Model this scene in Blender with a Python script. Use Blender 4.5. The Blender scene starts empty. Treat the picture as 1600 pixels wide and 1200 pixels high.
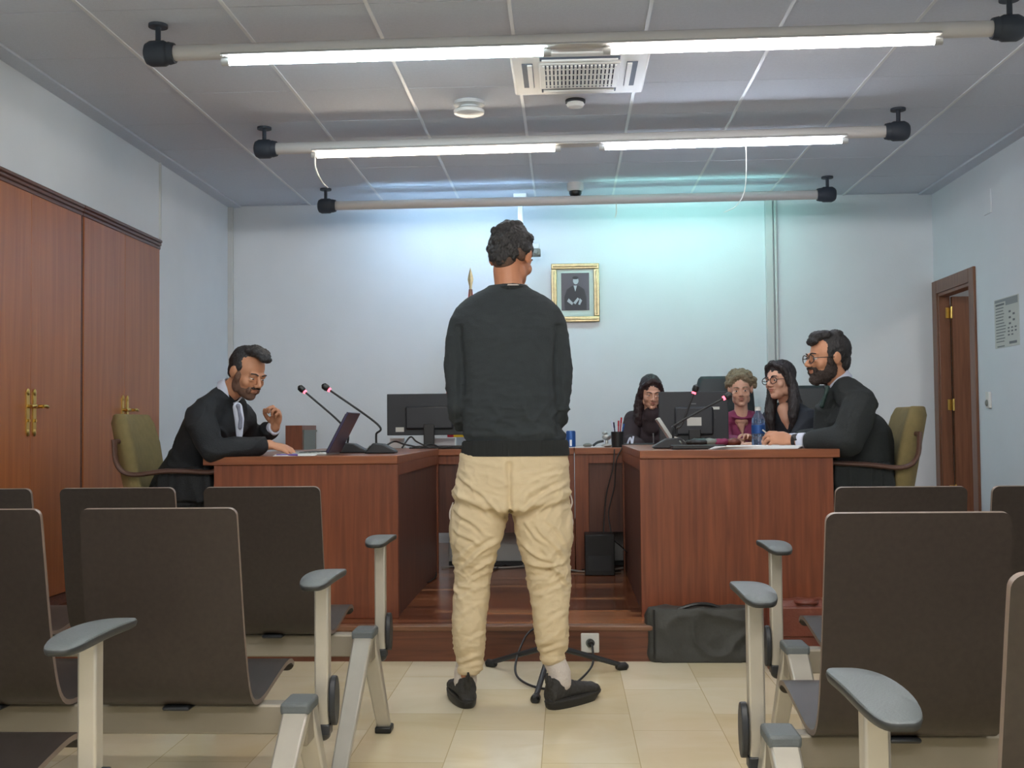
EXPO = 0.83
import bpy, bmesh, math, random
from mathutils import Vector, Matrix, noise
random.seed(7)
PI = math.pi
V = Vector
scene = bpy.context.scene
COL = scene.collection

# ---------------------------------------------------------------- camera
FPX = 1780.0
EYE = V((0, 0, 1.06))
ROLL = 0.0115
_cy = V((85 / FPX, -67 / FPX, -1)).normalized()          # world +Y seen from the camera
_u = V((-math.sin(ROLL), math.cos(ROLL), 0)); _cz = (_u - _u.dot(_cy) * _cy).normalized()
_cx = _cy.cross(_cz).normalized()
RC = Matrix((_cx, _cy, _cz))                              # camera -> world
cam_d = bpy.data.cameras.new('camera'); cam = bpy.data.objects.new('camera', cam_d); COL.objects.link(cam)
cam_d.sensor_width = 36; cam_d.lens = 36 * FPX / 1600; cam_d.clip_start = 0.02
cam.matrix_world = Matrix.Translation(EYE) @ RC.to_4x4()
scene.camera = cam

def ray(px, py): return (RC @ V(((px - 800) / FPX, (600 - py) / FPX, -1)))
def at(px, py, Y):
    d = ray(px, py); return EYE + d * (Y / d.y)
def atz(px, py, z):
    d = ray(px, py); return EYE + d * ((z - EYE.z) / d.z)
def atx(px, py, x):
    d = ray(px, py); return EYE + d * (x / d.x)

# ---------------------------------------------------------------- materials
def lin(c):
    f = lambda u: u / 12.92 if u <= .04045 else ((u + .055) / 1.055) ** 2.4
    return tuple(f(x / 255) for x in c) + (1,)
def mat(name, c, rough=.5, metal=0, var=.0, scale=8, stretch=(1, 1, 1), bump=0, bscale=60, emit=None, estr=0, spec=None, coat=0, trans=0, c2=None):
    m = bpy.data.materials.new(name); m.use_nodes = True
    nt = m.node_tree; b = nt.nodes['Principled BSDF']
    b.inputs['Roughness'].default_value = rough; b.inputs['Metallic'].default_value = metal
    b.inputs['Base Color'].default_value = lin(c)
    if spec is not None: b.inputs['Specular IOR Level'].default_value = spec
    if coat: b.inputs['Coat Weight'].default_value = coat; b.inputs['Coat Roughness'].default_value = .15
    if trans: b.inputs['Transmission Weight'].default_value = trans
    if emit: b.inputs['Emission Color'].default_value = emit; b.inputs['Emission Strength'].default_value = estr
    tc = nt.nodes.new('ShaderNodeTexCoord'); mp = nt.nodes.new('ShaderNodeMapping')
    nt.links.new(tc.outputs['Object'], mp.inputs[0]); mp.inputs['Scale'].default_value = stretch
    if not emit:
        n = nt.nodes.new('ShaderNodeTexNoise'); n.inputs['Scale'].default_value = scale; n.inputs['Detail'].default_value = 6
        nt.links.new(mp.outputs[0], n.inputs[0])
        r = nt.nodes.new('ShaderNodeValToRGB'); r.color_ramp.elements[0].position = .3; r.color_ramp.elements[1].position = .7
        a = lin(c); d = lin(c2) if c2 else tuple(x * (1 - var) for x in a[:3]) + (1,)
        r.color_ramp.elements[0].color = d; r.color_ramp.elements[1].color = a
        nt.links.new(n.outputs[0], r.inputs[0]); nt.links.new(r.outputs[0], b.inputs['Base Color'])
    if bump:
        n2 = nt.nodes.new('ShaderNodeTexNoise'); n2.inputs['Scale'].default_value = bscale; n2.inputs['Detail'].default_value = 4
        nt.links.new(mp.outputs[0], n2.inputs[0])
        bp = nt.nodes.new('ShaderNodeBump'); bp.inputs['Strength'].default_value = bump; bp.inputs['Distance'].default_value = .01
        nt.links.new(n2.outputs[0], bp.inputs['Height']); nt.links.new(bp.outputs[0], b.inputs['Normal'])
    return m
def wood(name, c1, c2, axis='Z', rough=.35, coat=.2, fine=1.0):
    m = bpy.data.materials.new(name); m.use_nodes = True; nt = m.node_tree; b = nt.nodes['Principled BSDF']
    tc = nt.nodes.new('ShaderNodeTexCoord'); mp = nt.nodes.new('ShaderNodeMapping')
    s = {'X': (1.2, 22, 22), 'Y': (22, 1.2, 22), 'Z': (22, 22, 1.2)}[axis]
    mp.inputs['Scale'].default_value = tuple(k * fine for k in s)
    nt.links.new(tc.outputs['Object'], mp.inputs[0])
    n = nt.nodes.new('ShaderNodeTexNoise'); n.inputs['Scale'].default_value = 2.0; n.inputs['Detail'].default_value = 8; n.inputs['Distortion'].default_value = .6
    nt.links.new(mp.outputs[0], n.inputs[0])
    r = nt.nodes.new('ShaderNodeValToRGB'); r.color_ramp.elements[0].position = .3; r.color_ramp.elements[1].position = .7
    r.color_ramp.elements[0].color = lin(c2); r.color_ramp.elements[1].color = lin(c1)
    nt.links.new(n.outputs[0], r.inputs[0]); nt.links.new(r.outputs[0], b.inputs['Base Color'])
    b.inputs['Roughness'].default_value = rough; b.inputs['Coat Weight'].default_value = coat; b.inputs['Coat Roughness'].default_value = .25
    return m
def tiles(name, cols, bw, bh, mortar, rough, mortar_c, rotz=0, offset=.5, noise_mix=.5, vein=None, grain=False, loc=(0, 0, 0)):
    m = bpy.data.materials.new(name); m.use_nodes = True; nt = m.node_tree; b = nt.nodes['Principled BSDF']
    tc = nt.nodes.new('ShaderNodeTexCoord'); mp = nt.nodes.new('ShaderNodeMapping')
    mp.inputs['Rotation'].default_value = (0, 0, rotz); mp.inputs['Location'].default_value = loc
    nt.links.new(tc.outputs['Object'], mp.inputs[0])
    br = nt.nodes.new('ShaderNodeTexBrick'); br.offset = offset; br.inputs['Scale'].default_value = 1
    br.inputs['Brick Width'].default_value = bw; br.inputs['Row Height'].default_value = bh
    br.inputs['Mortar Size'].default_value = mortar; br.inputs['Bias'].default_value = 0; br.inputs['Mortar Smooth'].default_value = .3
    br.inputs['Color1'].default_value = (0, 0, 0, 1); br.inputs['Color2'].default_value = (1, 1, 1, 1); br.inputs['Mortar'].default_value = (.5, .5, .5, 1)
    nt.links.new(mp.outputs[0], br.inputs[0])
    r = nt.nodes.new('ShaderNodeValToRGB')
    for i, c in enumerate(cols):
        e = r.color_ramp.elements[i] if i < 2 else r.color_ramp.elements.new(1)
        e.position = i / (len(cols) - 1); e.color = lin(c)
    nz = nt.nodes.new('ShaderNodeTexNoise'); nz.inputs['Scale'].default_value = 2.2; nz.inputs['Detail'].default_value = 9; nz.inputs['Distortion'].default_value = 1.2
    mp2 = nt.nodes.new('ShaderNodeMapping'); mp2.inputs['Scale'].default_value = (1.5, 30, 1) if grain else (1, 1.6, 1)
    nt.links.new(tc.outputs['Object'], mp2.inputs[0]); nt.links.new(mp2.outputs[0], nz.inputs[0])
    mx = nt.nodes.new('ShaderNodeMix'); mx.data_type = 'FLOAT'; mx.inputs[0].default_value = noise_mix
    nt.links.new(br.outputs['Color'], mx.inputs[2]); nt.links.new(nz.outputs[0], mx.inputs[3])
    nt.links.new(mx.outputs[0], r.inputs[0])
    m2 = nt.nodes.new('ShaderNodeMix'); m2.data_type = 'RGBA'
    nt.links.new(br.outputs['Fac'], m2.inputs[0]); nt.links.new(r.outputs[0], m2.inputs[6]); m2.inputs[7].default_value = lin(mortar_c)
    nt.links.new(m2.outputs[2], b.inputs['Base Color'])
    b.inputs['Roughness'].default_value = rough
    bp = nt.nodes.new('ShaderNodeBump'); bp.invert = True; bp.inputs['Strength'].default_value = .25; bp.inputs['Distance'].default_value = .002
    nt.links.new(br.outputs['Fac'], bp.inputs['Height']); nt.links.new(bp.outputs[0], b.inputs['Normal'])
    return m

M = {}
M['wall'] = mat('wall_paint', (221, 226, 231), .75, var=.04, scale=3, bump=.07, bscale=90)
M['ceil'] = mat('ceiling_tile', (212, 219, 230), .9, var=.05, scale=60, bump=.3, bscale=220)
M['tbar'] = mat('ceiling_bar', (226, 230, 234), .35)
M['gap'] = mat('ceiling_gap', (70, 70, 70), .9)
M['floor'] = tiles('marble_floor', [(200, 176, 132), (224, 208, 170), (237, 226, 198), (214, 196, 154)], .62, .31, .0018, .16, (198, 180, 140), PI / 2, .37, .55, loc=(.31, .09, 0))
M['parquet'] = tiles('parquet', [(66, 34, 21), (104, 56, 33), (134, 78, 48), (182, 124, 80)], .48, .068, .0008, .2, (40, 20, 12), 0, .37, .22, grain=True)
M['riser'] = wood('riser_wood', (116, 66, 42), (82, 42, 26), 'X')
M['nose'] = mat('nosing', (126, 86, 62), .3, var=.1)
M['desk'] = wood('desk_veneer', (134, 73, 43), (104, 51, 29), 'Z', .42, .15)
M['desktop'] = wood('desk_top_veneer', (144, 82, 46), (118, 62, 34), 'X', .38, .2)
M['deskdark'] = wood('desk_inner_panel', (98, 58, 42), (74, 40, 30), 'Z', .5, .1)
M['wardrobe'] = wood('wardrobe_veneer', (170, 103, 55), (148, 82, 40), 'Z', .38, .2, .5)
M['wtrim'] = wood('wardrobe_trim', (104, 68, 56), (84, 52, 42), 'Y')
M['doorw'] = wood('door_veneer', (128, 84, 58), (104, 64, 42), 'Z')
M['brass'] = mat('brass', (220, 190, 110), .28, 1)
M['gold'] = mat('gilt', (196, 180, 140), .35, .7, var=.3, scale=40)
M['alu'] = mat('aluminium', (196, 190, 178), .38, .55, var=.06, scale=20)
M['beam'] = mat('beam_metal', (150, 142, 128), .5, .35, var=.06, scale=5)
M['shell'] = mat('dark_shell', (56, 48, 43), .42, var=.22, scale=5, stretch=(14, 1, 14), spec=.4)
M['edge'] = mat('shell_edge', (120, 104, 94), .4)
M['pad'] = mat('arm_pad', (92, 98, 100), .5, var=.06, bump=.15, bscale=250)
M['padrim'] = mat('arm_pad_rim', (40, 42, 44), .5)
M['dark'] = mat('dark_plastic', (38, 40, 44), .45)
M['black'] = mat('black_plastic', (20, 21, 23), .4)
M['screenback'] = mat('monitor_back', (36, 40, 46), .5, var=.1)
M['white'] = mat('white_plastic', (222, 222, 218), .4)
M['whitedull'] = mat('white_metal', (200, 202, 202), .5)
M['housing'] = mat('rail_housing', (212, 210, 208), .45)
M['ball'] = mat('hanger_plastic', (54, 62, 74), .55)
M['grille'] = mat('grille_dark', (92, 104, 122), .6)
M['olive'] = mat('olive_fabric', (132, 118, 78), .9, var=.14, scale=30, bump=.4, bscale=500)
M['bentwood'] = mat('bentwood', (92, 66, 56), .4, var=.15)
M['leather_b'] = mat('black_leather', (34, 40, 42), .5, var=.15, scale=20)
M['bag'] = mat('bag_nylon', (58, 58, 54), .6, var=.2, scale=7, bump=.3, bscale=30)
M['bagbrown'] = mat('bag_brown_leather', (110, 54, 38), .4, var=.25, scale=12, bump=.3, bscale=60)
M['paper'] = mat('paper', (238, 240, 242), .8)
M['cable'] = mat('cable_black', (26, 25, 26), .5)
M['cablew'] = mat('cable_grey', (150, 146, 140), .5)
M['red'] = mat('red_light_ring', (240, 60, 70), .4, emit=(1, .1, .15, 1), estr=2.5)
M['redflag'] = mat('flag_red', (178, 30, 48), .8, bump=.2)
M['yelflag'] = mat('flag_yellow', (226, 186, 50), .8, bump=.2)
M['blue'] = mat('blue_can', (38, 84, 150), .35, .3)
M['silver'] = mat('silver_metal', (180, 182, 180), .3, .7)
M['photo_dark'] = mat('photo_dark', (62, 60, 74), .4)
M['mat_board'] = mat('mat_board', (200, 212, 206), .8)
M['photo_mid'] = mat('photo_mid', (34, 34, 44), .5)
M['photo_light'] = mat('photo_light', (170, 176, 184), .5)
M['poster'] = mat('poster_paper', (196, 198, 192), .7)
M['ink'] = mat('poster_ink', (110, 114, 116), .7)
M['ink2'] = mat('poster_grey', (140, 146, 148), .7)
M['laptop'] = mat('laptop_lid', (74, 68, 96), .3, .5, var=.25, scale=3)  # purplish reflections on the lid are put into its base colour
M['glass'] = mat('bottle_plastic', (150, 180, 220), .08, trans=.85)
M['cabgrey'] = mat('cabinet_grey', (120, 124, 118), .5)
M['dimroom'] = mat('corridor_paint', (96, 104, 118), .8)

# ---------------------------------------------------------------- mesh helpers
def new(): return bmesh.new()
def face(bm, vs, mi=0):
    try:
        f = bm.faces.new(vs); f.material_index = mi; return f
    except ValueError: return None
def box(bm, lo, hi, mi=0, m=None):
    x0, y0, z0 = lo; x1, y1, z1 = hi
    c = [V((x, y, z)) for z in (z0, z1) for y in (y0, y1) for x in (x0, x1)]
    if m is not None: c = [m @ p for p in c]
    v = [bm.verts.new(p) for p in c]
    for q in ((0, 2, 3, 1), (4, 5, 7, 6), (0, 1, 5, 4), (2, 6, 7, 3), (0, 4, 6, 2), (1, 3, 7, 5)):
        face(bm, [v[i] for i in q], mi)
    return v
def bxc(bm, c, s, mi=0, m=None):
    c = V(c); s = V(s) / 2; return box(bm, c - s, c + s, mi, m)
def frame_of(d, up=V((0, 0, 1))):
    d = d.normalized()
    if abs(d.dot(up)) > .97: up = V((0, 1, 0))
    a = d.cross(up).normalized(); b = a.cross(d).normalized(); return a, b
def rings(bm, rs, mi=0, cap=True):
    n = len(rs[0]); vv = [[bm.verts.new(p) for p in r] for r in rs]
    for i in range(len(vv) - 1):
        for j in range(n):
            face(bm, [vv[i][j], vv[i][(j + 1) % n], vv[i + 1][(j + 1) % n], vv[i + 1][j]], mi)
    if cap: face(bm, vv[0][::-1], mi); face(bm, vv[-1], mi)
    return vv
def tube(bm, pts, r, seg=10, mi=0, flat=1.0):
    pts = [V(p) for p in pts]; rr = r if isinstance(r, (list, tuple)) else [r] * len(pts)
    rs = []; a = None
    for i, p in enumerate(pts):
        d = (pts[min(i + 1, len(pts) - 1)] - pts[max(i - 1, 0)])
        if a is None: a, b = frame_of(d)
        else:
            d = d.normalized(); a = (a - a.dot(d) * d)
            a = a.normalized() if a.length > 1e-6 else frame_of(d)[0]
            b = a.cross(d).normalized()
        rs.append([p + (a * math.cos(t) * flat + b * math.sin(t)) * rr[i] for t in [2 * PI * k / seg for k in range(seg)]])
    rings(bm, rs, mi)
def cyl(bm, p, q, r, r2=None, seg=20, mi=0): tube(bm, [p, q], [r, r if r2 is None else r2], seg, mi)
def ell(bm, c, r, rot=None, seg=18, ringsn=12, mi=0):
    c = V(c); r = V(r) if not isinstance(r, (int, float)) else V((r, r, r))
    rs = []
    for i in range(1, ringsn):
        t = PI * i / ringsn; rs.append([(math.sin(t) * math.cos(p), math.sin(t) * math.sin(p), -math.cos(t)) for p in [2 * PI * k / seg for k in range(seg)]])
    f = lambda q: c + ((rot @ V((q[0] * r.x, q[1] * r.y, q[2] * r.z))) if rot else V((q[0] * r.x, q[1] * r.y, q[2] * r.z)))
    vv = [[bm.verts.new(f(q)) for q in rg] for rg in rs]
    b0 = bm.verts.new(f((0, 0, -1))); b1 = bm.verts.new(f((0, 0, 1)))
    for i in range(len(vv) - 1):
        for j in range(seg): face(bm, [vv[i][j], vv[i][(j + 1) % seg], vv[i + 1][(j + 1) % seg], vv[i + 1][j]], mi)
    for j in range(seg):
        face(bm, [b0, vv[0][(j + 1) % seg], vv[0][j]], mi); face(bm, [b1, vv[-1][j], vv[-1][(j + 1) % seg]], mi)
def lathe(bm, prof, c=(0, 0, 0), seg=24, mi=0):
    c = V(c); rings(bm, [[c + V((max(r, .0002) * math.cos(t), max(r, .0002) * math.sin(t), z)) for t in [2 * PI * k / seg for k in range(seg)]] for r, z in prof], mi)
def prism(bm, poly, vec, mi=0):
    poly = [V(p) for p in poly]; vec = V(vec)
    a = [bm.verts.new(p) for p in poly]; b = [bm.verts.new(p + vec) for p in poly]
    face(bm, a[::-1], mi); face(bm, b, mi); n = len(a)
    for i in range(n): face(bm, [a[i], a[(i + 1) % n], b[(i + 1) % n], b[i]], mi)
def chain(bm, pts, rr, seg=14):
    """overlapping spheres and cones, for fusing by remesh"""
    pts = [V(p) for p in pts]
    for i, p in enumerate(pts):
        ell(bm, p, rr[i], seg=seg, ringsn=8)
        if i: cyl(bm, pts[i - 1], p, rr[i - 1], rr[i], seg)
def arc(p, q, sag, n=14, up=V((0, 0, 1))):
    p, q = V(p), V(q); return [p.lerp(q, t) + up * (-4 * sag * t * (1 - t)) for t in [k / n for k in range(n + 1)]]
def bez(pts, n=24):
    pts = [V(p) for p in pts]; out = []
    P = [pts[0] * 2 - pts[1]] + pts + [pts[-1] * 2 - pts[-2]]
    per = max(3, n // (len(pts) - 1))
    for i in range(1, len(P) - 2):
        for k in range(per):
            t = k / per; a, b, c, d = P[i - 1], P[i], P[i + 1], P[i + 2]
            out.append(.5 * ((2 * b) + (c - a) * t + (2 * a - 5 * b + 4 * c - d) * t * t + (3 * b - a - 3 * c + d) * t ** 3))
    out.append(pts[-1]); return out

def W(o):
    m = Matrix.LocRotScale(o.location, o.rotation_euler, o.scale)
    return W(o.parent) @ m if o.parent else m
def tag(o, label=None, cat=None, group=None, kind=None):
    if label: o['label'] = label
    if cat: o['category'] = cat
    if group: o['group'] = group
    if kind: o['kind'] = kind
    return o
def thing(name, label, cat, loc=(0, 0, 0), rz=0, group=None):
    o = bpy.data.objects.new(name, None); COL.objects.link(o); o.location = loc; o.rotation_euler = (0, 0, rz); o.empty_display_size = .1
    return tag(o, label, cat, group)
def obj(name, bm, m, parent=None, world=True, bevel=0, smooth=True, ang=35, origin=None, seg=2):
    """one mesh object; world=True: verts are world coordinates, moved to the parent's frame"""
    bmesh.ops.recalc_face_normals(bm, faces=bm.faces[:])
    me = bpy.data.meshes.new(name); bm.to_mesh(me); bm.free()
    o = bpy.data.objects.new(name, me); COL.objects.link(o)
    for k in (m if isinstance(m, (list, tuple)) else [m]): me.materials.append(M[k] if isinstance(k, str) else k)
    if parent is not None:
        o.parent = parent
        if world: me.transform(W(parent).inverted())
    elif origin is not None:
        me.transform(Matrix.Translation(-V(origin))); o.location = origin
    if smooth:
        me.shade_smooth(); me.set_sharp_from_angle(angle=math.radians(ang))
    if bevel:
        b = o.modifiers.new('bevel', 'BEVEL'); b.width = bevel; b.segments = seg; b.limit_method = 'ANGLE'; b.angle_limit = math.radians(40)
    return o
def struct(name, bm, m, **k):
    o = obj(name, bm, m, **k); o['kind'] = 'structure'; return o
def fuse(o, voxel=.005, it=6, disp=None, fac=.5):
    """merge overlapping volumes of one mesh object into a single skin"""
    for md in list(o.modifiers): o.modifiers.remove(md)
    r = o.modifiers.new('r', 'REMESH'); r.mode = 'VOXEL'; r.voxel_size = voxel; r.use_smooth_shade = True
    if it:
        s = o.modifiers.new('s', 'SMOOTH'); s.factor = fac; s.iterations = it
    bpy.context.view_layer.update()
    dg = bpy.context.evaluated_depsgraph_get()
    me = bpy.data.meshes.new_from_object(o.evaluated_get(dg))
    mats = [m for m in o.data.materials]
    o.modifiers.clear(); old = o.data; o.data = me; me.name = o.name; bpy.data.meshes.remove(old)
    me.materials.clear()
    for m in mats: me.materials.append(m)
    if disp:
        vs = [v.co.copy() for v in me.vertices]; ns = [v.normal.copy() for v in me.vertices]
        for v, c, n in zip(me.vertices, vs, ns): v.co = c + n * disp(c, n)
    me.shade_smooth()
    return o
def dup(root, loc, rz=None, label=None, group=None):
    r = root.copy(); COL.objects.link(r); r.location = loc
    if rz is not None: r.rotation_euler = (0, 0, rz)
    if label: r['label'] = label
    if group: r['group'] = group
    for ch in [c for c in COL.objects if c.parent == root]:
        c = ch.copy(); COL.objects.link(c); c.parent = r
        for g in [x for x in COL.objects if x.parent == ch]:
            d = g.copy(); COL.objects.link(d); d.parent = c
    return r
# ================================================================ room
XL, XR, YB, YF, ZC = -2.68, 2.86, 8.95, -3.2, 2.85
PZ = .16                                                   # podium height
PY = 5.2                                                   # podium front
bm = new(); box(bm, (XL - .1, YF, -.1), (XR + 2.2, YB + .1, 0)); struct('floor', bm, 'floor', smooth=False)
bm = new(); box(bm, (XL, PY + .02, 0), (XR, YB, PZ)); struct('podium_floor', bm, 'parquet', smooth=False)
bm = new(); box(bm, (XL, PY, 0), (XR, PY + .02, PZ - .022)); struct('trim_1', bm, 'riser', smooth=False)
bm = new(); box(bm, (XL, PY - .012, PZ - .022), (XR, PY + .05, PZ + .003)); struct('trim_2', bm, 'nose', bevel=.006)
bm = new(); box(bm, (XL - .1, YB, 0), (XR + .1, YB + .1, ZC + .1)); struct('wall_back', bm, 'wall', smooth=False)
bm = new(); box(bm, (XL - .1, YF - .1, 0), (XR + .1, YF, ZC + .1)); struct('wall_front', bm, 'wall', smooth=False)
bm = new(); box(bm, (XL - .1, YF, 0), (XL, YB, ZC + .1)); struct('wall_left', bm, 'wall', smooth=False)
# right wall with the door opening
dj0 = atx(1470, 600, XR).y; dj1 = atx(1521, 600, XR).y      # far and near jamb
DY0, DY1, DZ = min(dj0, dj1), max(dj0, dj1), atx(1528, 437, XR).z
bm = new()
box(bm, (XR, YF, 0), (XR + .06, DY0, ZC + .1)); box(bm, (XR, DY1, 0), (XR + .06, YB, ZC + .1)); box(bm, (XR, DY0, DZ), (XR + .06, DY1, ZC + .1))
struct('wall_right', bm, 'wall', smooth=False)
bm = new()                                                  # corridor beyond the door
box(bm, (XR + .06, YB + .0, 0), (XR + 2.2, YB + .1, 2.6)); box(bm, (XR + 2.1, 6.2, 0), (XR + 2.2, YB, 2.6)); box(bm, (XR + .06, 6.1, 0), (XR + 2.2, 6.2, 2.6))
struct('wall_corridor', bm, 'wall', smooth=False)
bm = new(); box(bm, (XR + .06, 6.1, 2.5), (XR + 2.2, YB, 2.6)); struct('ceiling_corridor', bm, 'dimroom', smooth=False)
bm = new(); box(bm, (XR, 6.2, 0), (XR + 2.1, YB, PZ)); struct('floor_corridor', bm, 'parquet', smooth=False)
# ceiling: tiles between bars
GX0 = at(835, 305, 8.9).x; 
gx = []; k = -5
bm = new(); box(bm, (XL - .1, YF, ZC + .012), (XR + .1, YB, ZC + .1), 1)
X0g = at(957, 307, 8.85).x
lines_x = [X0g + .6 * i for i in range(-8, 8) if XL + .12 < X0g + .6 * i < XR - .12]
ybars = []
yl = atz(1050, 282, ZC).y
j = yl
while j > YF: j -= .6
while j < YB: ybars.append(j); j += .6
xs = [XL + .1] + lines_x + [XR - .1]; ys = [YF] + [y for y in ybars if y > YF + .05] + [YB]
for a, b in zip(xs, xs[1:]):
    for c, d in zip(ys, ys[1:]):
        bxc(bm, ((a + b) / 2, (c + d) / 2, ZC + .006 + random.uniform(-.001, .001)), (b - a - .006, d - c - .007, .012))
box(bm, (XL, YF, ZC - .012), (XL + .1, YB, ZC + .012)); box(bm, (XR - .1, YF, ZC - .012), (XR, YB, ZC + .012))
struct('ceiling', bm, ['ceil', 'gap'], smooth=False)
bm = new()
for x in lines_x: bxc(bm, (x, (YF + YB) / 2, ZC - .001), (.016, YB - YF, .008))
struct('trim_3', bm, 'tbar', smooth=False)
# trunking pipes
bm = new()
x = at(357, 430, YB).x; box(bm, (x - .015, YB - .035, PZ), (x + .045, YB, ZC - .01)); struct('trim_4', bm, 'whitedull', bevel=.006)
bm = new()
x = at(1203, 430, YB).x; box(bm, (x - .035, YB - .04, PZ), (x + .022, YB, ZC)); cyl(bm, (x + .045, YB - .02, PZ), (x + .045, YB - .02, ZC), .013)
struct('trim_5', bm, 'whitedull', bevel=.004)
bm = new(); p = atx(249, 320, XL); box(bm, (XL, p.y - .008, 2.33), (XL + .012, p.y + .008, ZC - .01)); struct('trim_6', bm, 'whitedull')
# door frame (casing + jamb lining), leaf, hinges
cw = .10
bm = new()
for y0, y1 in ((DY0 - cw, DY0), (DY1, DY1 + cw)): box(bm, (XR - .02, y0, PZ), (XR, y1, DZ + cw))
box(bm, (XR - .02, DY0, DZ), (XR, DY1, DZ + cw))
box(bm, (XR - .01, DY0 - .002, PZ), (XR + .075, DY0 + .025, DZ)); box(bm, (XR - .01, DY1 - .025, PZ), (XR + .075, DY1 + .002, DZ)); box(bm, (XR - .01, DY0, DZ - .025), (XR + .075, DY1, DZ + .002))
door = struct('door_1', bm, 'doorw', bevel=.004)
bm = new(); box(bm, (XR + .08, DY1 - .062, PZ + .01), (XR + .08 + .8, DY1 - .022, DZ - .03)); leaf = obj('door_leaf', bm, 'doorw', door)
for z in (.55, 1.2, 1.9):
    bm = new(); cyl(bm, (XR + .072, DY1 - .066, z - .045), (XR + .072, DY1 - .066, z + .045), .008); box(bm, (XR + .04, DY1 - .03, z - .04), (XR + .085, DY1 - .024, z + .04)); obj('hinge', bm, 'brass', door)

# ---------------------------------------------------------------- wardrobes on the left wall
WY = [atx(248, 500, XL + .03).y]; WY = [WY[0], WY[0] - 1.2, WY[0] - 2.4, WY[0] - 3.6]
WT = 2.33
where = ['nearest the lawyer in the black robe', 'at the far left edge of the photo', 'beyond the left edge near the seats']
lab = ['brown wooden built-in wardrobe with double doors behind the left olive armchair', 'orange brown wooden built-in wardrobe with double doors at the far left edge']
for i in range(2):
    y1, y0 = WY[i], WY[i + 1]
    t = thing('wardrobe', lab[i], 'wardrobe', (XL, (y0 + y1) / 2, PZ), group='built-in wardrobes on the left wall')
    bm = new()
    box(bm, (XL, y0 + .002, PZ), (XL + .02, y1 - .002, WT - .06)); box(bm, (XL, y0 + .002, PZ), (XL + .035, y0 + .018, WT - .06)); box(bm, (XL, y1 - .018, PZ), (XL + .035, y1 - .002, WT - .06))
    obj('body', bm, 'wtrim', t)
    bm = new(); box(bm, (XL, y0 + .002, PZ), (XL + .03, y1 - .002, PZ + .055)); obj('plinth', bm, 'riser', t)
    bm = new()
    box(bm, (XL, y0 + .001, WT - .088), (XL + .044, y1 - .001, WT - .065)); box(bm, (XL, y0 + .001, WT - .065), (XL + .05, y1 - .001, WT - .045)); box(bm, (XL, y0 + .001, WT - .045), (XL + .056, y1 - .001, WT - .025))
    obj('cornice', bm, 'wtrim', t, bevel=.006)
    ym = (y0 + y1) / 2
    for s, (a, b) in ((-1, (y0 + .02, ym - .0015)), (1, (ym + .0015, y1 - .02))):
        bm = new(); box(bm, (XL + .02, a, PZ + .06), (XL + .042, b, WT - .088)); d = obj('door', bm, 'wardrobe', t, bevel=.002)
        bm = new(); yy = ym + s * .035; zz = atx(45, 645, XL).z + .0
        box(bm, (XL + .042, yy - .016, zz - .1), (XL + .048, yy + .016, zz + .1))
        for sgn in (-1, 1): ell(bm, (XL + .047, yy, zz + sgn * .1), (.005, .016, .018))
        cyl(bm, (XL + .045, yy, zz + .03), (XL + .09, yy, zz + .03), .009); tube(bm, bez([(XL + .088, yy, zz + .03), (XL + .092, yy + s * .02, zz + .032), (XL + .088, yy + s * .055, zz + .028)], 10), .0085)
        cyl(bm, (XL + .048, yy, zz - .04), (XL + .056, yy, zz - .04), .008)
        obj('handle', bm, 'brass', d)

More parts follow.
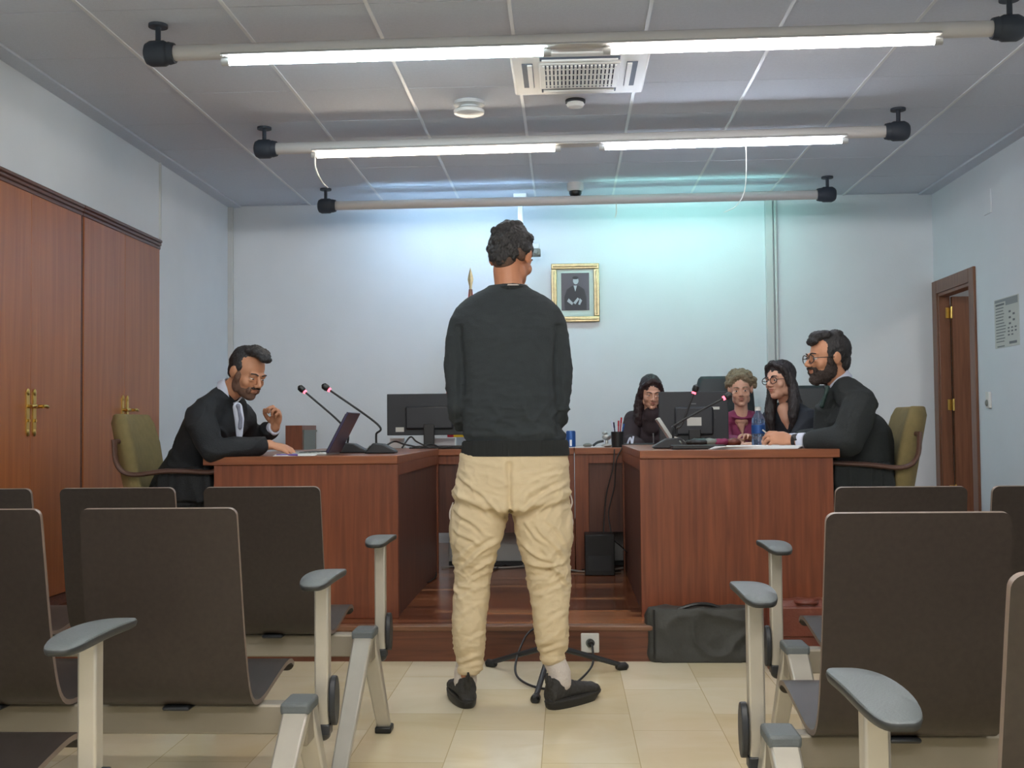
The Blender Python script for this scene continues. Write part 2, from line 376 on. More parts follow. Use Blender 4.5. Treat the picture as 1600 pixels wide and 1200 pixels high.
# ---------------------------------------------------------------- rail lights
tubemat = {}
def tube_mat(key, col, st):
    tubemat[key] = mat('tube_glow_' + key, (255, 255, 255), .4, emit=col + (1,), estr=st)
RAIL_S = 1.0
def rail(i, pl, pr, cols, lab, side=-1, z=None, cast=None, names=None):
    z = z or ZC - .13
    t = thing('rail_light', lab, 'ceiling light', ((pl.x + pr.x) / 2, (pl.y + pr.y) / 2, ZC))
    ax = (pr - pl).normalized(); n = V((-ax.y, ax.x, 0)); L_ = (pr - pl).length
    bm = new(); tube(bm, [pl + ax * .05, pr - ax * .05], .034, 16)
    if side < 0:
        q0, q1 = pl + ax * L_ * .08, pr - ax * L_ * .08; up = V((0, 0, -.026)); prism(bm, [q0 + n * .05 + up, q0 + n * .03 + up + V((0, 0, .014)), q0 - n * .03 + up + V((0, 0, .014)), q0 - n * .05 + up, q0 - n * .05 + up - V((0, 0, .003)), q0 + n * .05 + up - V((0, 0, .003))], q1 - q0)
    if side > 0:
        q0, q1 = pl + ax * L_ * .08, pr - ax * L_ * .08; prism(bm, [q0 + n * .03 + V((0, 0, .03)), q0 + n * .09 + V((0, 0, .024)), q0 + n * .09 + V((0, 0, .021)), q0 + n * .03 + V((0, 0, .026))], q1 - q0)  # added shield plate, blocks the tubes' upward light so the wall gets it
    obj('housing', bm, 'housing', t)
    for p, s in ((pl, 1), (pr, -1)):
        bm = new()
        cyl(bm, V((p.x, p.y, ZC - .013)), V((p.x, p.y, ZC)), .042); cyl(bm, V((p.x, p.y, ZC - .01)), V((p.x, p.y, z)), .012)
        tube(bm, [p - ax * .058, p - ax * .05, p - ax * .03, p + ax * .03, p + ax * .05, p + ax * .058], [.03, .046, .056, .056, .046, .036], 20)
        cyl(bm, p + ax * s * .05, p + ax * s * .075, .05, .044)
        obj('hanger', bm, 'ball', t)
    mid = (pl + pr) / 2; L = (pr - pl).length
    for k, c in enumerate(cols):
        if names: a, b = names[k]
        else: a, b = ((.12, .485), (.515, .88))[k]
        A = pl + ax * L * a; B = pl + ax * L * b
        off = V((0, 0, -.047)) + n * side * .004 if side < 0 else V((0, 0, .002)) + n * .056
        bm = new(); tube(bm, [A + off, B + off], .0155, 12)
        o = obj('lamp_tube', bm, tubemat[c] if c else 'whitedull', t)
        for P, s in ((A, 1), (B, -1)):
            bm = new()
            cyl(bm, P + off - ax * s * .022, P + off + ax * s * .012, .017)
            tube(bm, [P + off - ax * s * .01, P - ax * s * .01], .011)
            obj('lamp_holder', bm, 'whitedull', t)
        if cast and c: 
            nt = tubemat[c]
    return t
tube_mat('cool', (.78, .93, 1.0), 42)
tube_mat('rose', (1.0, .92, .90), 32)
tube_mat('warm', (1.0, .86, .68), 24)
tube_mat('blue', (.78, .86, 1.0), 34)
tube_mat('sky', (.45, .72, 1.0), 21)
tube_mat('mint', (.44, 1.0, .93), 18)
tube_mat('amber', (1.0, .965, .90), 88)
la = bpy.data.lights.new('corridor_fill', 'AREA'); la.energy = 7; la.size = .5; la.color = (1, .93, .85); lo = bpy.data.objects.new('corridor_fill', la); COL.objects.link(lo); lo.location = (XR + 1.0, 7.6, 2.45)  # added area light without a fixture, brightens the open door leaf
def rp(px, py, z=ZC - .13): return atz(px, py, z)
r1l, r1r = rp(247, 84), rp(1578, 44)
r2l, r2r = rp(413, 233), rp(1404, 205)
r3l, r3r = rp(509, 322), rp(1293, 304)
def frac(pl, pr, px):
    # parameter along the rail whose projection has image column px
    lo, hi = 0, 1
    for _ in range(40):
        m = (lo + hi) / 2; p = pl.lerp(pr, m) - EYE; c = RC.transposed() @ p
        if 800 + FPX * c.x / -c.z < px: lo = m
        else: hi = m
    return lo
rail1 = rail(1, r1l, r1r, ['cool', 'rose'], 'ceiling rail nearest the camera with a bright cool white and a pinkish tube', names=[(frac(r1l, r1r, 355), frac(r1l, r1r, 853)), (frac(r1l, r1r, 950), frac(r1l, r1r, 1463))])
rail2 = rail(2, r2l, r2r, ['warm', 'blue'], 'middle ceiling rail with a warm yellow tube and a bluish white tube', names=[(frac(r2l, r2r, 493), frac(r2l, r2r, 870)), (frac(r2l, r2r, 942), frac(r2l, r2r, 1318))])
rail3 = rail(3, r3l, r3r, ['sky', 'mint'], 'ceiling rail farthest back, its lit tubes turned to the back wall', side=1, names=[(frac(r3l, r3r, 575), frac(r3l, r3r, 850)), (frac(r3l, r3r, 925), frac(r3l, r3r, 1225))])
for k, y in enumerate((r1l.y - 1.83, r1l.y - 3.66, r1l.y - 5.5)):
    rail(4 + k, V((r1l.x, y, ZC - .13)), V((r1r.x, y, ZC - .13)), ['amber', 'amber'] if k else [None, None], ['unlit tube rail light on the ceiling just above the first benches', 'warm tube rail light on the ceiling above the camera', 'warm tube rail light on the ceiling behind the camera'][k])

# ---------------------------------------------------------------- ceiling fittings
a = atz(805, 141, ZC); b = atz(1003, 137, ZC)
cx = (a.x + b.x) / 2; w2 = (b.x - a.x) / 2; y1 = a.y; cyy = y1 - w2
t = thing('air_conditioner', 'square white air conditioning cassette flush in the ceiling behind the nearest tube rail', 'air conditioner', (cx, cyy, ZC))
bm = new(); box(bm, (cx - w2, cyy - w2, ZC - .03), (cx + w2, cyy + w2, ZC)); obj('panel', bm, 'white', t, bevel=.012)
bm = new(); g = w2 * .55
bxc(bm, (cx, cyy, ZC - .032), (g * 2.15, g * 2.15, .01)); obj('grille_frame', bm, 'white', t, bevel=.004)
bm = new(); bxc(bm, (cx, cyy, ZC - .037), (g * 1.95, g * 1.95, .002), 0)
for k in range(19):
    x = cx - g * .95 + k * g * 1.9 / 18; bxc(bm, (x, cyy, ZC - .041), (.012, g * 1.95, .008), 1)
for k in range(4): bxc(bm, (cx, cyy - g * .7 + k * g * .47, ZC - .043), (g * 1.95, .006, .005), 1)
obj('grille', bm, ['grille', 'white'], t, smooth=False)
for dx, dy in ((-1, 0), (1, 0), (0, -1), (0, 1)):
    bm = new(); L = (w2 * .16, w2 * 1.15) if dx else (w2 * 1.15, w2 * .16)
    c = (cx + dx * w2 * .76, cyy + dy * w2 * .76)
    bxc(bm, (c[0], c[1], ZC - .031), (L[0], L[1], .003), 0)
    bxc(bm, (c[0] - dx * .012, c[1] - dy * .012, ZC - .036), (L[0] * .45 if dx else L[0] * .95, L[1] * .45 if dy else L[1] * .95, .01), 1)
    obj('air_flap', bm, ['grille', 'white'], t, bevel=.003)
p = atz(733, 176, ZC - .06)
t = thing('smoke_detector', 'larger round white smoke detector left of the ceiling air conditioner', 'smoke detector', (p.x, p.y, ZC))
bm = new(); lathe(bm, [(0, ZC), (.085, ZC), (.085, ZC - .02), (.05, ZC - .025), (.045, ZC - .045)], (p.x, p.y, 0)); obj('base', bm, 'whitedull', t)
bm = new(); lathe(bm, [(0, ZC - .04), (.07, ZC - .04), (.085, ZC - .05), (.082, ZC - .066), (.06, ZC - .075), (0, ZC - .078)], (p.x, p.y, 0)); obj('cap', bm, 'white', t)
p = atz(899, 165, ZC - .03)
t = thing('smoke_detector', 'small round white detector just behind the ceiling air conditioner', 'smoke detector', (p.x, p.y, ZC))
bm = new(); lathe(bm, [(0, ZC), (.055, ZC), (.055, ZC - .015), (0, ZC - .015)], (p.x, p.y, 0)); obj('base', bm, 'dark', t)
bm = new(); lathe(bm, [(0, ZC - .012), (.045, ZC - .015), (.05, ZC - .025), (.04, ZC - .038), (0, ZC - .042)], (p.x, p.y, 0)); obj('cap', bm, 'white', t)
p = atz(899, 301, ZC - .07)
t = thing('dome_camera', 'small dome security camera hanging from ceiling near the farthest rail light', 'security camera', (p.x, p.y, ZC))
bm = new(); lathe(bm, [(0, ZC), (.06, ZC), (.062, ZC - .04), (.055, ZC - .06), (0, ZC - .06)], (p.x, p.y, 0)); obj('housing', bm, 'whitedull', t)
bm = new(); lathe(bm, [(0, ZC - .05), (.046, ZC - .058), (.045, ZC - .08), (.033, ZC - .1), (.015, ZC - .11), (0, ZC - .112)], (p.x, p.y, 0)); obj('dome', bm, 'black', t)
p = at(812, 312, 8.6)
q = at(838, 398, 8.75)
t = thing('ceiling_camera_mount', 'white ceiling pole holding a small grey camera behind the standing man’s head'.replace('’', "'"), 'camera mount', (p.x, 8.7, ZC))
bm = new(); box(bm, (p.x - .02, 8.68, q.z), (p.x + .02, 8.72, ZC)); bxc(bm, (p.x, 8.7, ZC - .015), (.1, .1, .03)); obj('pole', bm, 'white', t, bevel=.004)
bm = new(); bxc(bm, ((p.x + q.x) / 2 + .01, 8.7, q.z + .01), (abs(q.x - p.x) + .03, .03, .03)); bxc(bm, (q.x, 8.7, q.z + .055), (.05, .06, .04)); obj('bracket', bm, 'whitedull', t, bevel=.004)
bm = new(); bxc(bm, (q.x, 8.66, q.z - .0), (.07, .1, .05)); cyl(bm, (q.x, 8.6, q.z), (q.x, 8.61, q.z), .018); obj('camera_body', bm, 'cabgrey', t, bevel=.006)
# dangling wires
def wire(pts, r, label, m, n=30, cat='cable', name='cable', group=None):
    bm = new(); tube(bm, bez(pts, n), r, 6); o = obj(name, bm, m, origin=V(pts[0])); return tag(o, label, cat, group)
def cord(parent, pts, r):
    bm = new(); tube(bm, bez(pts, 30), r, 6); obj('cord', bm, 'white', parent)
y2 = (r2l.y + r2r.y) / 2 - .03
cord(rail2, [at(492, 238, y2), at(493, 262, y2 - .01), at(503, 284, y2 + .05), at(512, 293, y2 + .25)], .005)
cord(rail2, [at(1165, 220, y2), at(1166, 262, y2), at(1163, 300, y2 + .02), at(1150, 322, y2 + .04), at(1131, 332, y2 + .1)], .0025)
y3 = (r3l.y + r3r.y) / 2 - .03
cord(rail3, [at(963, 318, y3), at(963, 332, y3), at(961, 340, y3)], .005)

# ---------------------------------------------------------------- things on the walls
a = at(861, 413, YB); b = at(937, 503, YB)
x0, x1, z0, z1 = a.x, b.x, b.z, a.z
t = thing('picture_frame', 'gilt framed portrait photograph with pale mat hanging on the back wall', 'picture', ((x0 + x1) / 2, YB, z0))
bm = new(); fw = .044
for lo, hi in (((x0, z0), (x1, z0 + fw)), ((x0, z1 - fw), (x1, z1)), ((x0, z0 + fw), (x0 + fw, z1 - fw)), ((x1 - fw, z0 + fw), (x1, z1 - fw))):
    box(bm, (lo[0], YB - .035, lo[1]), (hi[0], YB - .003, hi[1]))
    cxm, czm = (lo[0] + hi[0]) / 2, (lo[1] + hi[1]) / 2
    box(bm, (lo[0] + .014, YB - .045, lo[1] + .014), (hi[0] - .014, YB - .03, hi[1] - .014)) if (hi[0] - lo[0] > .03 and hi[1] - lo[1] > .03) else None
obj('frame', bm, 'gold', t, bevel=.006)
bm = new(); box(bm, (x0 + .02, YB - .015, z0 + .02), (x1 - .02, YB - .008, z1 - .02)); obj('mat_board', bm, 'mat_board', t)
bm = new(); px0, px1 = x0 + (x1 - x0) * .21, x0 + (x1 - x0) * .79; pz0, pz1 = z0 + (z1 - z0) * .20, z0 + (z1 - z0) * .84
box(bm, (px0, YB - .018, pz0), (px1, YB - .012, pz1)); pw = px1 - px0; ph = pz1 - pz0
def pp(u, v, dy=0): return V((px0 + pw * u, YB - .0185 - dy, pz0 + ph * v))
prism(bm, [pp(.12, 0), pp(.1, .35), pp(.2, .56), pp(.4, .66), pp(.62, .66), pp(.82, .56), pp(.9, .34), pp(.9, 0)], (0, -.001, 0), 1)
ell(bm, pp(.52, .79), (pw * .1, .001, ph * .095), mi=2)
prism(bm, [pp(.44, .66, .001), pp(.5, .5, .001), pp(.56, .66, .001)], (0, -.001, 0), 2)
for q in ([(.2, .24), (.26, .32), (.42, .2), (.38, .14)], [(.42, .2), (.5, .16), (.64, .3), (.58, .34)], [(.6, .16), (.66, .14), (.74, .26), (.66, .32)]):
    prism(bm, [pp(u, v, .001) for u, v in q], (0, -.001, 0), 2)
ell(bm, pp(.51, .87, .0005), (pw * .105, .001, ph * .045), mi=1)
obj('portrait', bm, ['photo_dark', 'photo_mid', 'photo_light'], t, smooth=False)
# poster on the right wall
P0, P1 = atx(1554, 470, XR), atx(1592, 465, XR); P2 = atx(1557, 545, XR)
ya, yb = P1.y, P0.y; za, zb = P2.z, P0.z
t = thing('wall_notice', 'printed paper safety notice with a grey heading taped to the right wall', 'notice', (XR, (ya + yb) / 2, za))
bm = new(); box(bm, (XR - .003, ya, za), (XR, yb, zb)); obj('sheet', bm, 'poster', t)
bm = new(); H = zb - za; Wd = yb - ya; rnd = random.Random(4)
def ib(u0, u1, v0, v1, mi=0): box(bm, (XR - .0042, yb - Wd * u1, za + H * v0), (XR - .003, yb - Wd * u0, za + H * v1), mi)
ib(.03, .97, .93, .985, 1); ib(.48, .97, .84, .93, 1); ib(.06, .42, .86, .9)
for k in range(12):
    v = .8 - k * .062
    ib(.06, .06 + rnd.uniform(.3, .42), v, v + .018)
for k in range(5): ib(.6 + (k % 2) * .16, .68 + (k % 2) * .16, .68 - k * .06, .72 - k * .06, 0)
for k in range(8): ib(.55 + (k % 3) * .14, .62 + (k % 3) * .14, .36 - (k // 3) * .07, .39 - (k // 3) * .07, 0)
ib(.6, .9, .05, .1); ib(.1, .4, .02, .04)
obj('printing', bm, ['ink', 'ink2'], t, smooth=False)
p = atx(1547, 625, XR)
t = thing('light_switch', 'small cream wall switch between the door and the notice', 'light switch', (XR, p.y, p.z))
bm = new(); bxc(bm, (XR - .01, p.y, p.z), (.02, .06, .11)); obj('plate', bm, 'white', t, bevel=.004)
bm = new(); ell(bm, (XR - .022, p.y, p.z - .02), (.012, .018, .022)); obj('button', bm, 'cabgrey', t)
p = atx(1544, 316, XR)
bm = new(); bxc(bm, (XR - .004, p.y, p.z), (.008, .13, .16)); o = obj('blank_wall_plate', bm, 'wall', bevel=.002, origin=(XR, p.y, p.z)); tag(o, 'white blank cover plate high on the right wall above the notice', 'wall plate')
# socket in the riser, its plug and cable
p = at(922, 1004, PY)
t = thing('wall_socket', 'square white power socket on the wooden podium riser', 'socket', (p.x, PY, p.z))
bm = new(); bxc(bm, (p.x, PY - .006, p.z), (.082, .012, .088)); obj('plate', bm, 'white', t, bevel=.005)
bm = new(); cyl(bm, (p.x, PY - .012, p.z), (p.x, PY - .0135, p.z), .02); obj('recess', bm, 'cabgrey', t)
sock = V((p.x + .004, PY - .03, p.z))
# ---------------------------------------------------------------- desks
DT = .922; DTT = .04                                      # desk top height, thickness
L0 = atz(322, 714, DT); L1 = atz(622, 712, DT); LY0 = (L0.y + L1.y) / 2
Lx0 = at(335, 740, LY0 + .02).x; Lx1 = at(622, 740, LY0 + .02).x
R0 = at(1000, 704, 5.42); R1 = at(1308, 703, 5.42)
DTR = R0.z
LY0 = 5.40; DT = at(472, 713, LY0).z; Lx0 = at(335, 740, LY0 + .02).x; Lx1 = at(622, 740, LY0 + .02).x; LYF = LY0; BY = 7.15; BD = .72                             # back bench front and depth
print('desk', LYF, Lx0, Lx1, DTR, R0.x, R1.x, WY, DY0, DY1, DZ, r1l, r1r)
def desk_wing(label, x0, x1, y0, y1, zt, inner, overhang):
    t = thing('desk', label, 'desk', ((x0 + x1) / 2, (y0 + y1) / 2, PZ), group='courtroom desks')
    xa, xb = (x0 - overhang, x1) if inner > 0 else (x0, x1 + overhang)
    bm = new(); box(bm, (xa, y0, zt - DTT), (xb, y1, zt)); obj('desk_top', bm, 'desktop', t, bevel=.003)
    bm = new(); box(bm, (x0, y0 + .012, PZ), (x1, y0 + .04, zt - DTT)); obj('end_panel', bm, 'desk', t, bevel=.002)
    bm = new(); box(bm, (x0, y1 - .04, PZ), (x1, y1 - .012, zt - DTT)); obj('end_panel', bm, 'desk', t, bevel=.002)
    xi = x1 - .03 if inner > 0 else x0 + .01
    bm = new(); box(bm, (xi, y0 + .04, PZ), (xi + .02, y1 - .04, zt - DTT)); obj('modesty_panel', bm, 'deskdark', t)
    xe = (x1 - .012) if inner > 0 else x0
    bm = new(); box(bm, (xe - (0 if inner > 0 else 0), y0 + .04, zt - DTT - .055), (xe + .012, y1 - .04, zt - DTT)); obj('apron', bm, 'desk', t)
    return t
desk_wing('reddish wooden desk wing where the lawyer with a laptop works', Lx0, Lx1, LYF, BY - .003, DT, 1, .05)
RYF = 5.42
desk_wing('brown wooden desk wing on the right with papers and a water bottle on it', at(1000, 740, RYF).x, at(1303, 740, RYF).x, RYF, BY - .003, DTR, -1, .03)
bx = [at(1000, 740, RYF).x, Lx1]
xm = at(898, 760, BY).x
for (a, b, lb) in ((Lx0, xm - .002, 'long dark wooden back desk behind the standing man under the left monitor'), (xm + .002, R1.x, 'dark wooden back desk where the women sit, beside a black computer tower')):
    t = thing('desk', lb, 'desk', ((a + b) / 2, BY + BD / 2, PZ), group='courtroom desks')
    bm = new(); box(bm, (a, BY, DT - .005 - DTT), (b, BY + BD, DT - .005)); obj('desk_top', bm, 'desktop', t, bevel=.003)
    zt = DT - .005 - DTT; zb_ = .40
    for s in (a, b - .085):
        bm = new(); box(bm, (s, BY + .01, PZ), (s + .085, BY + .04, zt)); box(bm, (s + .03, BY + .04, PZ), (s + .055, BY + .27, zt)); box(bm, (s + .03, BY + .27, .47), (s + .055, BY + BD - .03, zt)); box(bm, (s + .03, BY + .37, PZ), (s + .055, BY + BD - .03, .47)); obj('leg_panel', bm, 'desk', t, bevel=.002)
    bm = new(); box(bm, (a + .085, BY + .03, zb_), (b - .085, BY + .05, zt)); obj('modesty_panel', bm, 'deskdark', t)
    bm = new(); box(bm, (a + .085, BY + .012, zt - .055), (b - .085, BY + .03, zt)); obj('rail', bm, 'desk', t)
# low pale cable trunking under the back desks
bm = new(); box(bm, (Lx1 + .03, BY + .30, PZ + .03), (R0.x + .4, BY + .36, .46)); box(bm, (Lx1 + .03, BY + .28, PZ), (R0.x + .4, BY + .36, PZ + .03), 1)
o = obj('cable_trunking', bm, ['whitedull', 'dark'], bevel=.004, origin=(0, BY + .33, PZ)); tag(o, 'low pale grey cable trunking panel beneath the back desks', 'trunking')
# ================================================================ beam seating
def shell_profile():
    pts = [(.0, .868), (.012, .80), (.028, .70), (.048, .58), (.07, .48), (.095, .405), (.125, .368), (.17, .352), (.24, .352), (.36, .372), (.47, .388), (.53, .386), (.56, .372), (.567, .352)]
    return pts
def seat_shell(parent, xc, w=.395):
    prof = [V((0, y, z)) for y, z in shell_profile()]
    prof = bez(prof, 60)
    def resample(ps):
        cum = [0]
        for i in range(1, len(ps)): cum.append(cum[-1] + (ps[i] - ps[i - 1]).length)
        T = cum[-1]; e = [0, .0006, .002, .0045, .008, .012, .017, .023]
        ss = e + [.023 + (T - .046) * k / 44 for k in range(1, 44)] + [T - x for x in e[::-1]]; out = []; j = 0
        for s_ in ss:
            while j < len(ps) - 2 and cum[j + 1] < s_: j += 1
            out.append(ps[j].lerp(ps[j + 1], min(1, (s_ - cum[j]) / max(1e-9, cum[j + 1] - cum[j]))))
        return out
    prof = resample(prof)
    th = .013; bm = new(); n = len(prof)
    def nrm(i):
        d = (prof[min(i + 1, n - 1)] - prof[max(i - 1, 0)]).normalized(); return V((0, -d.z, d.y)) * -1
    L = []; nx = 9
    Lc = [0]
    for i in range(1, n): Lc.append(Lc[-1] + (prof[i] - prof[i - 1]).length)
    tot = Lc[-1]
    for i in range(n):
        e = min(Lc[i], tot - Lc[i]); cr = .02
        wi = w / 2 if e >= cr else w / 2 - cr + math.sqrt(max(0, cr * cr - (cr - e) ** 2))
        wi *= 1.0 + .03 * min(1, Lc[i] / (tot * .5))
        row = []
        for j in range(nx):
            u = -1 + 2 * j / (nx - 1); dish = .012 * (1 - u * u) * (1 if .04 < Lc[i] < tot - .04 else 0)
            c = prof[i] + V((u * wi, 0, 0)) - nrm(i) * dish * 0
            row.append((c, nrm(i)))
        L.append(row)
    top = [[bm.verts.new(c + nn * th / 2) for c, nn in r] for r in L]; bot = [[bm.verts.new(c - nn * th / 2) for c, nn in r] for r in L]
    for i in range(n - 1):
        for j in range(nx - 1):
            face(bm, [top[i][j], top[i][j + 1], top[i + 1][j + 1], top[i + 1][j]]); face(bm, [bot[i][j], bot[i + 1][j], bot[i + 1][j + 1], bot[i][j + 1]])
    for i in range(n - 1):
        for j in (0, nx - 1): face(bm, [top[i][j], top[i + 1][j], bot[i + 1][j], bot[i][j]], 1)
    for i in (0, n - 1):
        for j in range(nx - 1): face(bm, [top[i][j], top[i][j + 1], bot[i][j + 1], bot[i][j]], 1)
    for v in bm.verts: v.co.x += xc
    return obj('seat_shell', bm, ['shell', 'edge'], parent, world=False, ang=50)
def arm(parent, x, s):
    """pad on a square post hung on the beam end; s=+1 bench lies to the left of the arm"""
    y = .2
    bm = new(); z = .672
    box(bm, (x - .019, y - .019, .285), (x + .019, y + .019, z - .012)); post = obj('arm_post', bm, 'alu', parent, world=False, bevel=.005)
    bm = new(); out = []
    for k in range(40):
        t = 2 * PI * k / 40; c, sn = math.cos(t), math.sin(t)
        px = .043 * (abs(c) ** .75) * (1 if c > 0 else -1); py = .17 * (abs(sn) ** .9) * (1 if sn > 0 else -1)
        out.append((px + s * .012 * (py / .17) ** 2 * (1 if c * s > 0 else .2) + 0.0 * s, py))
    def ring(k, zz): return [V((x + px * k, y + .0 + py * k, zz - .008 * abs(py * k / .17) ** 2)) for px, py in out]
    rings(bm, [ring(.05, z - .012), ring(.86, z - .011), ring(.97, z - .007), ring(1, z + .001), ring(.99, z + .005), ring(.96, z + .008), ring(.5, z + .009), ring(.02, z + .009)])
    for i_, f in enumerate(bm.faces): f.material_index = 1 if i_ < 40 * 4 else 0
    obj('arm_pad', bm, ['pad', 'padrim'], parent, world=False, ang=60)
    bm = new(); box(bm, (x - .022, y - .022, .262), (x + .022, y + .022, .292)); ell(bm, (x, y, .265), (.021, .021, .02)); obj('post_cap', bm, 'dark', post, world=False, bevel=.004)
    bm = new(); xx = x + s * .03
    prism(bm, [V((xx - .008, y + .035 * math.cos(t), .35 + .065 * math.sin(t))) for t in [2 * PI * k / 20 for k in range(20)]], (.016, 0, 0)); obj('side_plate', bm, 'dark', post, world=False, bevel=.003)
def leg(parent, x, sg=0):
    yb = .08
    def strut(y0, y1, w0, w1, dx=0, name='leg'):
        bm = new()
        a = [V((x - w0 / 2, y0 - .028, .36)), V((x + w0 / 2, y0 - .028, .36)), V((x + w0 / 2, y0 + .028, .36)), V((x - w0 / 2, y0 + .028, .36))]
        b = [V((x + dx - w1 / 2, y1 - .02, .012)), V((x + dx + w1 / 2, y1 - .02, .012)), V((x + dx + w1 / 2, y1 + .02, .012)), V((x + dx - w1 / 2, y1 + .02, .012))]
        rings(bm, [a, b]); lg = obj(name, bm, 'alu', parent, world=False, bevel=.006)
        bm = new(); box(bm, (x + dx - w1 / 2 - .006, y1 - .035, 0), (x + dx + w1 / 2 + .006, y1 + .035, .022)); cyl(bm, (x + dx, y1, .02), (x + dx, y1, .035), .02); obj('foot', bm, 'black', lg, world=False, bevel=.005)
    strut(yb - .01, yb - .46, .066, .05); strut(yb + .05, yb + .13, .06, .045, .045 * sg)
    bm = new(); box(bm, (x - .037, yb - .045, .35), (x + .037, yb + .07, .38)); obj('joint_cap', bm, 'pad', parent, world=False, bevel=.008)
    bm = new(); box(bm, (x - .03, yb - .03, .27), (x + .03, .25, .352)); obj('leg_bracket', bm, 'beam', parent, world=False, bevel=.006)
def bench(label, xs, y, arms, legs, b0, b1):
    t = thing('beam_bench', label, 'bench seating', ((b0 + b1) / 2, y, 0), group='rows of beam seating')
    cx = (b0 + b1) / 2
    for x in xs:
        seat_shell(t, x - cx)
        bm = new(); box(bm, (x - cx - .036, .125, .338), (x - cx + .036, .24, .35)); obj('seat_bracket', bm, 'dark', t, world=False, bevel=.006)
    bm = new(); box(bm, (b0 - cx, .19, .262), (b1 - cx, .25, .34)); obj('beam', bm, 'beam', t, world=False, bevel=.006)
    for x, s in arms: arm(t, x - cx, s)
    for x in legs: leg(t, x - cx, 1 if x == legs[0] and arms[0][1] > 0 else (-1 if x == legs[0] else 0))
    return t
def shell_x(pxr, py, Y): return at(pxr, py, Y).x
W_ = .395
def lrow(pxr, py, Y, n, label, pitch=.495, armx=.17):
    xr = at(pxr, py, Y).x; xs = [xr - W_ / 2 - pitch * k for k in range(n)]
    return bench(label, xs, Y, [(xr + armx, 1), (xs[-1] - W_ / 2 - .1, -1)] if xs[-1] - W_ / 2 - .15 > XL else [(xr + armx, 1)], [xr + armx - .036, xs[-1] - .1], xs[-1] - W_ / 2 - .02, xr + armx - .02)
def rrow(pxl, py, Y, n, label, pitch=.47, armx=.15):
    xl = at(pxl, py, Y).x; xs = [xl + W_ / 2 + pitch * k for k in range(n)]
    return bench(label, xs, Y, [(xl - armx, -1)], [xl - armx + .036, xs[-1] + .1], xl - armx + .02, xs[-1] + W_ / 2 + .02)
lrow(370, 795, 2.79, 3, 'dark beam seats in the second row, left of the aisle')
lrow(500, 765, 3.80, 3, 'dark beam seats in the left row nearest the wooden desks')
lrow(-78, 850, 1.98, 3, 'beam seats cut off at the bottom left corner, one big armrest showing', armx=.17)
rrow(1290, 797, 2.51, 4, 'dark beam seats in the second row, right of the aisle', armx=.125)
rrow(1305, 758, 3.53, 4, 'dark beam seats in the right row nearest the brown bag', armx=.15)
rrow(1577, 888, 1.49, 4, 'beam seats at the bottom right corner, nearest the camera', armx=.122)

# ================================================================ olive armchairs
def armchair(label, loc, rz, cut=0):
    t = thing('armchair', label, 'armchair', loc, rz, group='olive armchairs at the desks')
    # local: sitter faces +X
    bm = new()
    secs = [(-.30, .44, .20, .045), (-.315, .56, .215, .05), (-.335, .70, .235, .055), (-.36, .84, .245, .055), (-.385, .94, .235, .05), (-.395, .985, .20, .035)]
    rs = []
    for x, z, hw, ht in secs:
        r = []
        for k in range(32):
            a = 2 * PI * k / 32; c, s = math.cos(a), math.sin(a)
            yy = hw * (abs(c) ** .45) * (1 if c > 0 else -1); xx = ht * (abs(s) ** .7) * (1 if s > 0 else -1)
            r.append(V((x + xx + .05 * (yy / hw) ** 2, yy, z)))
        rs.append(r)
    rings(bm, rs); b = obj('backrest', bm, 'olive', t, world=False, bevel=.02, ang=70, seg=3)
    bm = new(); box(bm, (-.3, -.24, .40), (.22, .24, .50)); obj('seat', bm, 'olive', t, world=False, bevel=.035, seg=4)
    for s in (-1, 1):
        bm = new(); y = s * .275
        tube(bm, bez([(-.355, y, .86), (-.34, y, .74), (-.27, y, .69), (-.1, y, .705), (.15 - cut, y, .715 - cut * .3), (.2 - cut, y, .69), (.19 - cut, y, .56), (.12, y * .98, .43)], 40), .02, 10, flat=.62)
        cyl(bm, (-.355, y, .85), (-.345, s * .235, .85), .012); cyl(bm, (.12, y, .44), (.12, s * .2, .44), .014)
        obj('armrest', bm, 'bentwood', t, world=False)
    bm = new(); cyl(bm, (-.04, 0, .12), (-.04, 0, .41), .028); ell(bm, (-.04, 0, .12), (.05, .05, .03)); obj('column', bm, 'dark', t, world=False)
    for k in range(5):
        a = 2 * PI * k / 5 + .3; bm = new(); e = V((-.04 + .28 * math.cos(a), .28 * math.sin(a), .075)); tube(bm, [(-.04, 0, .115), e], [.024, .016]); lg = obj('leg', bm, 'dark', t, world=False)
        bm = new(); cyl(bm, (e.x - .011, e.y, .028), (e.x + .011, e.y, .028), .028); cyl(bm, (e.x, e.y, .03), (e.x, e.y, .075), .008); obj('caster', bm, 'black', lg, world=False)
    return t
armchair('olive green fabric armchair against the wardrobe, under the lawyer reading papers', (at(250, 700, 5.85).x + .27, 5.71, PZ), .06, .06)
armchair('olive green fabric armchair by the door, under the bearded lawyer', (at(1405, 700, 5.9).x - .33, 5.85, PZ), PI - .1)
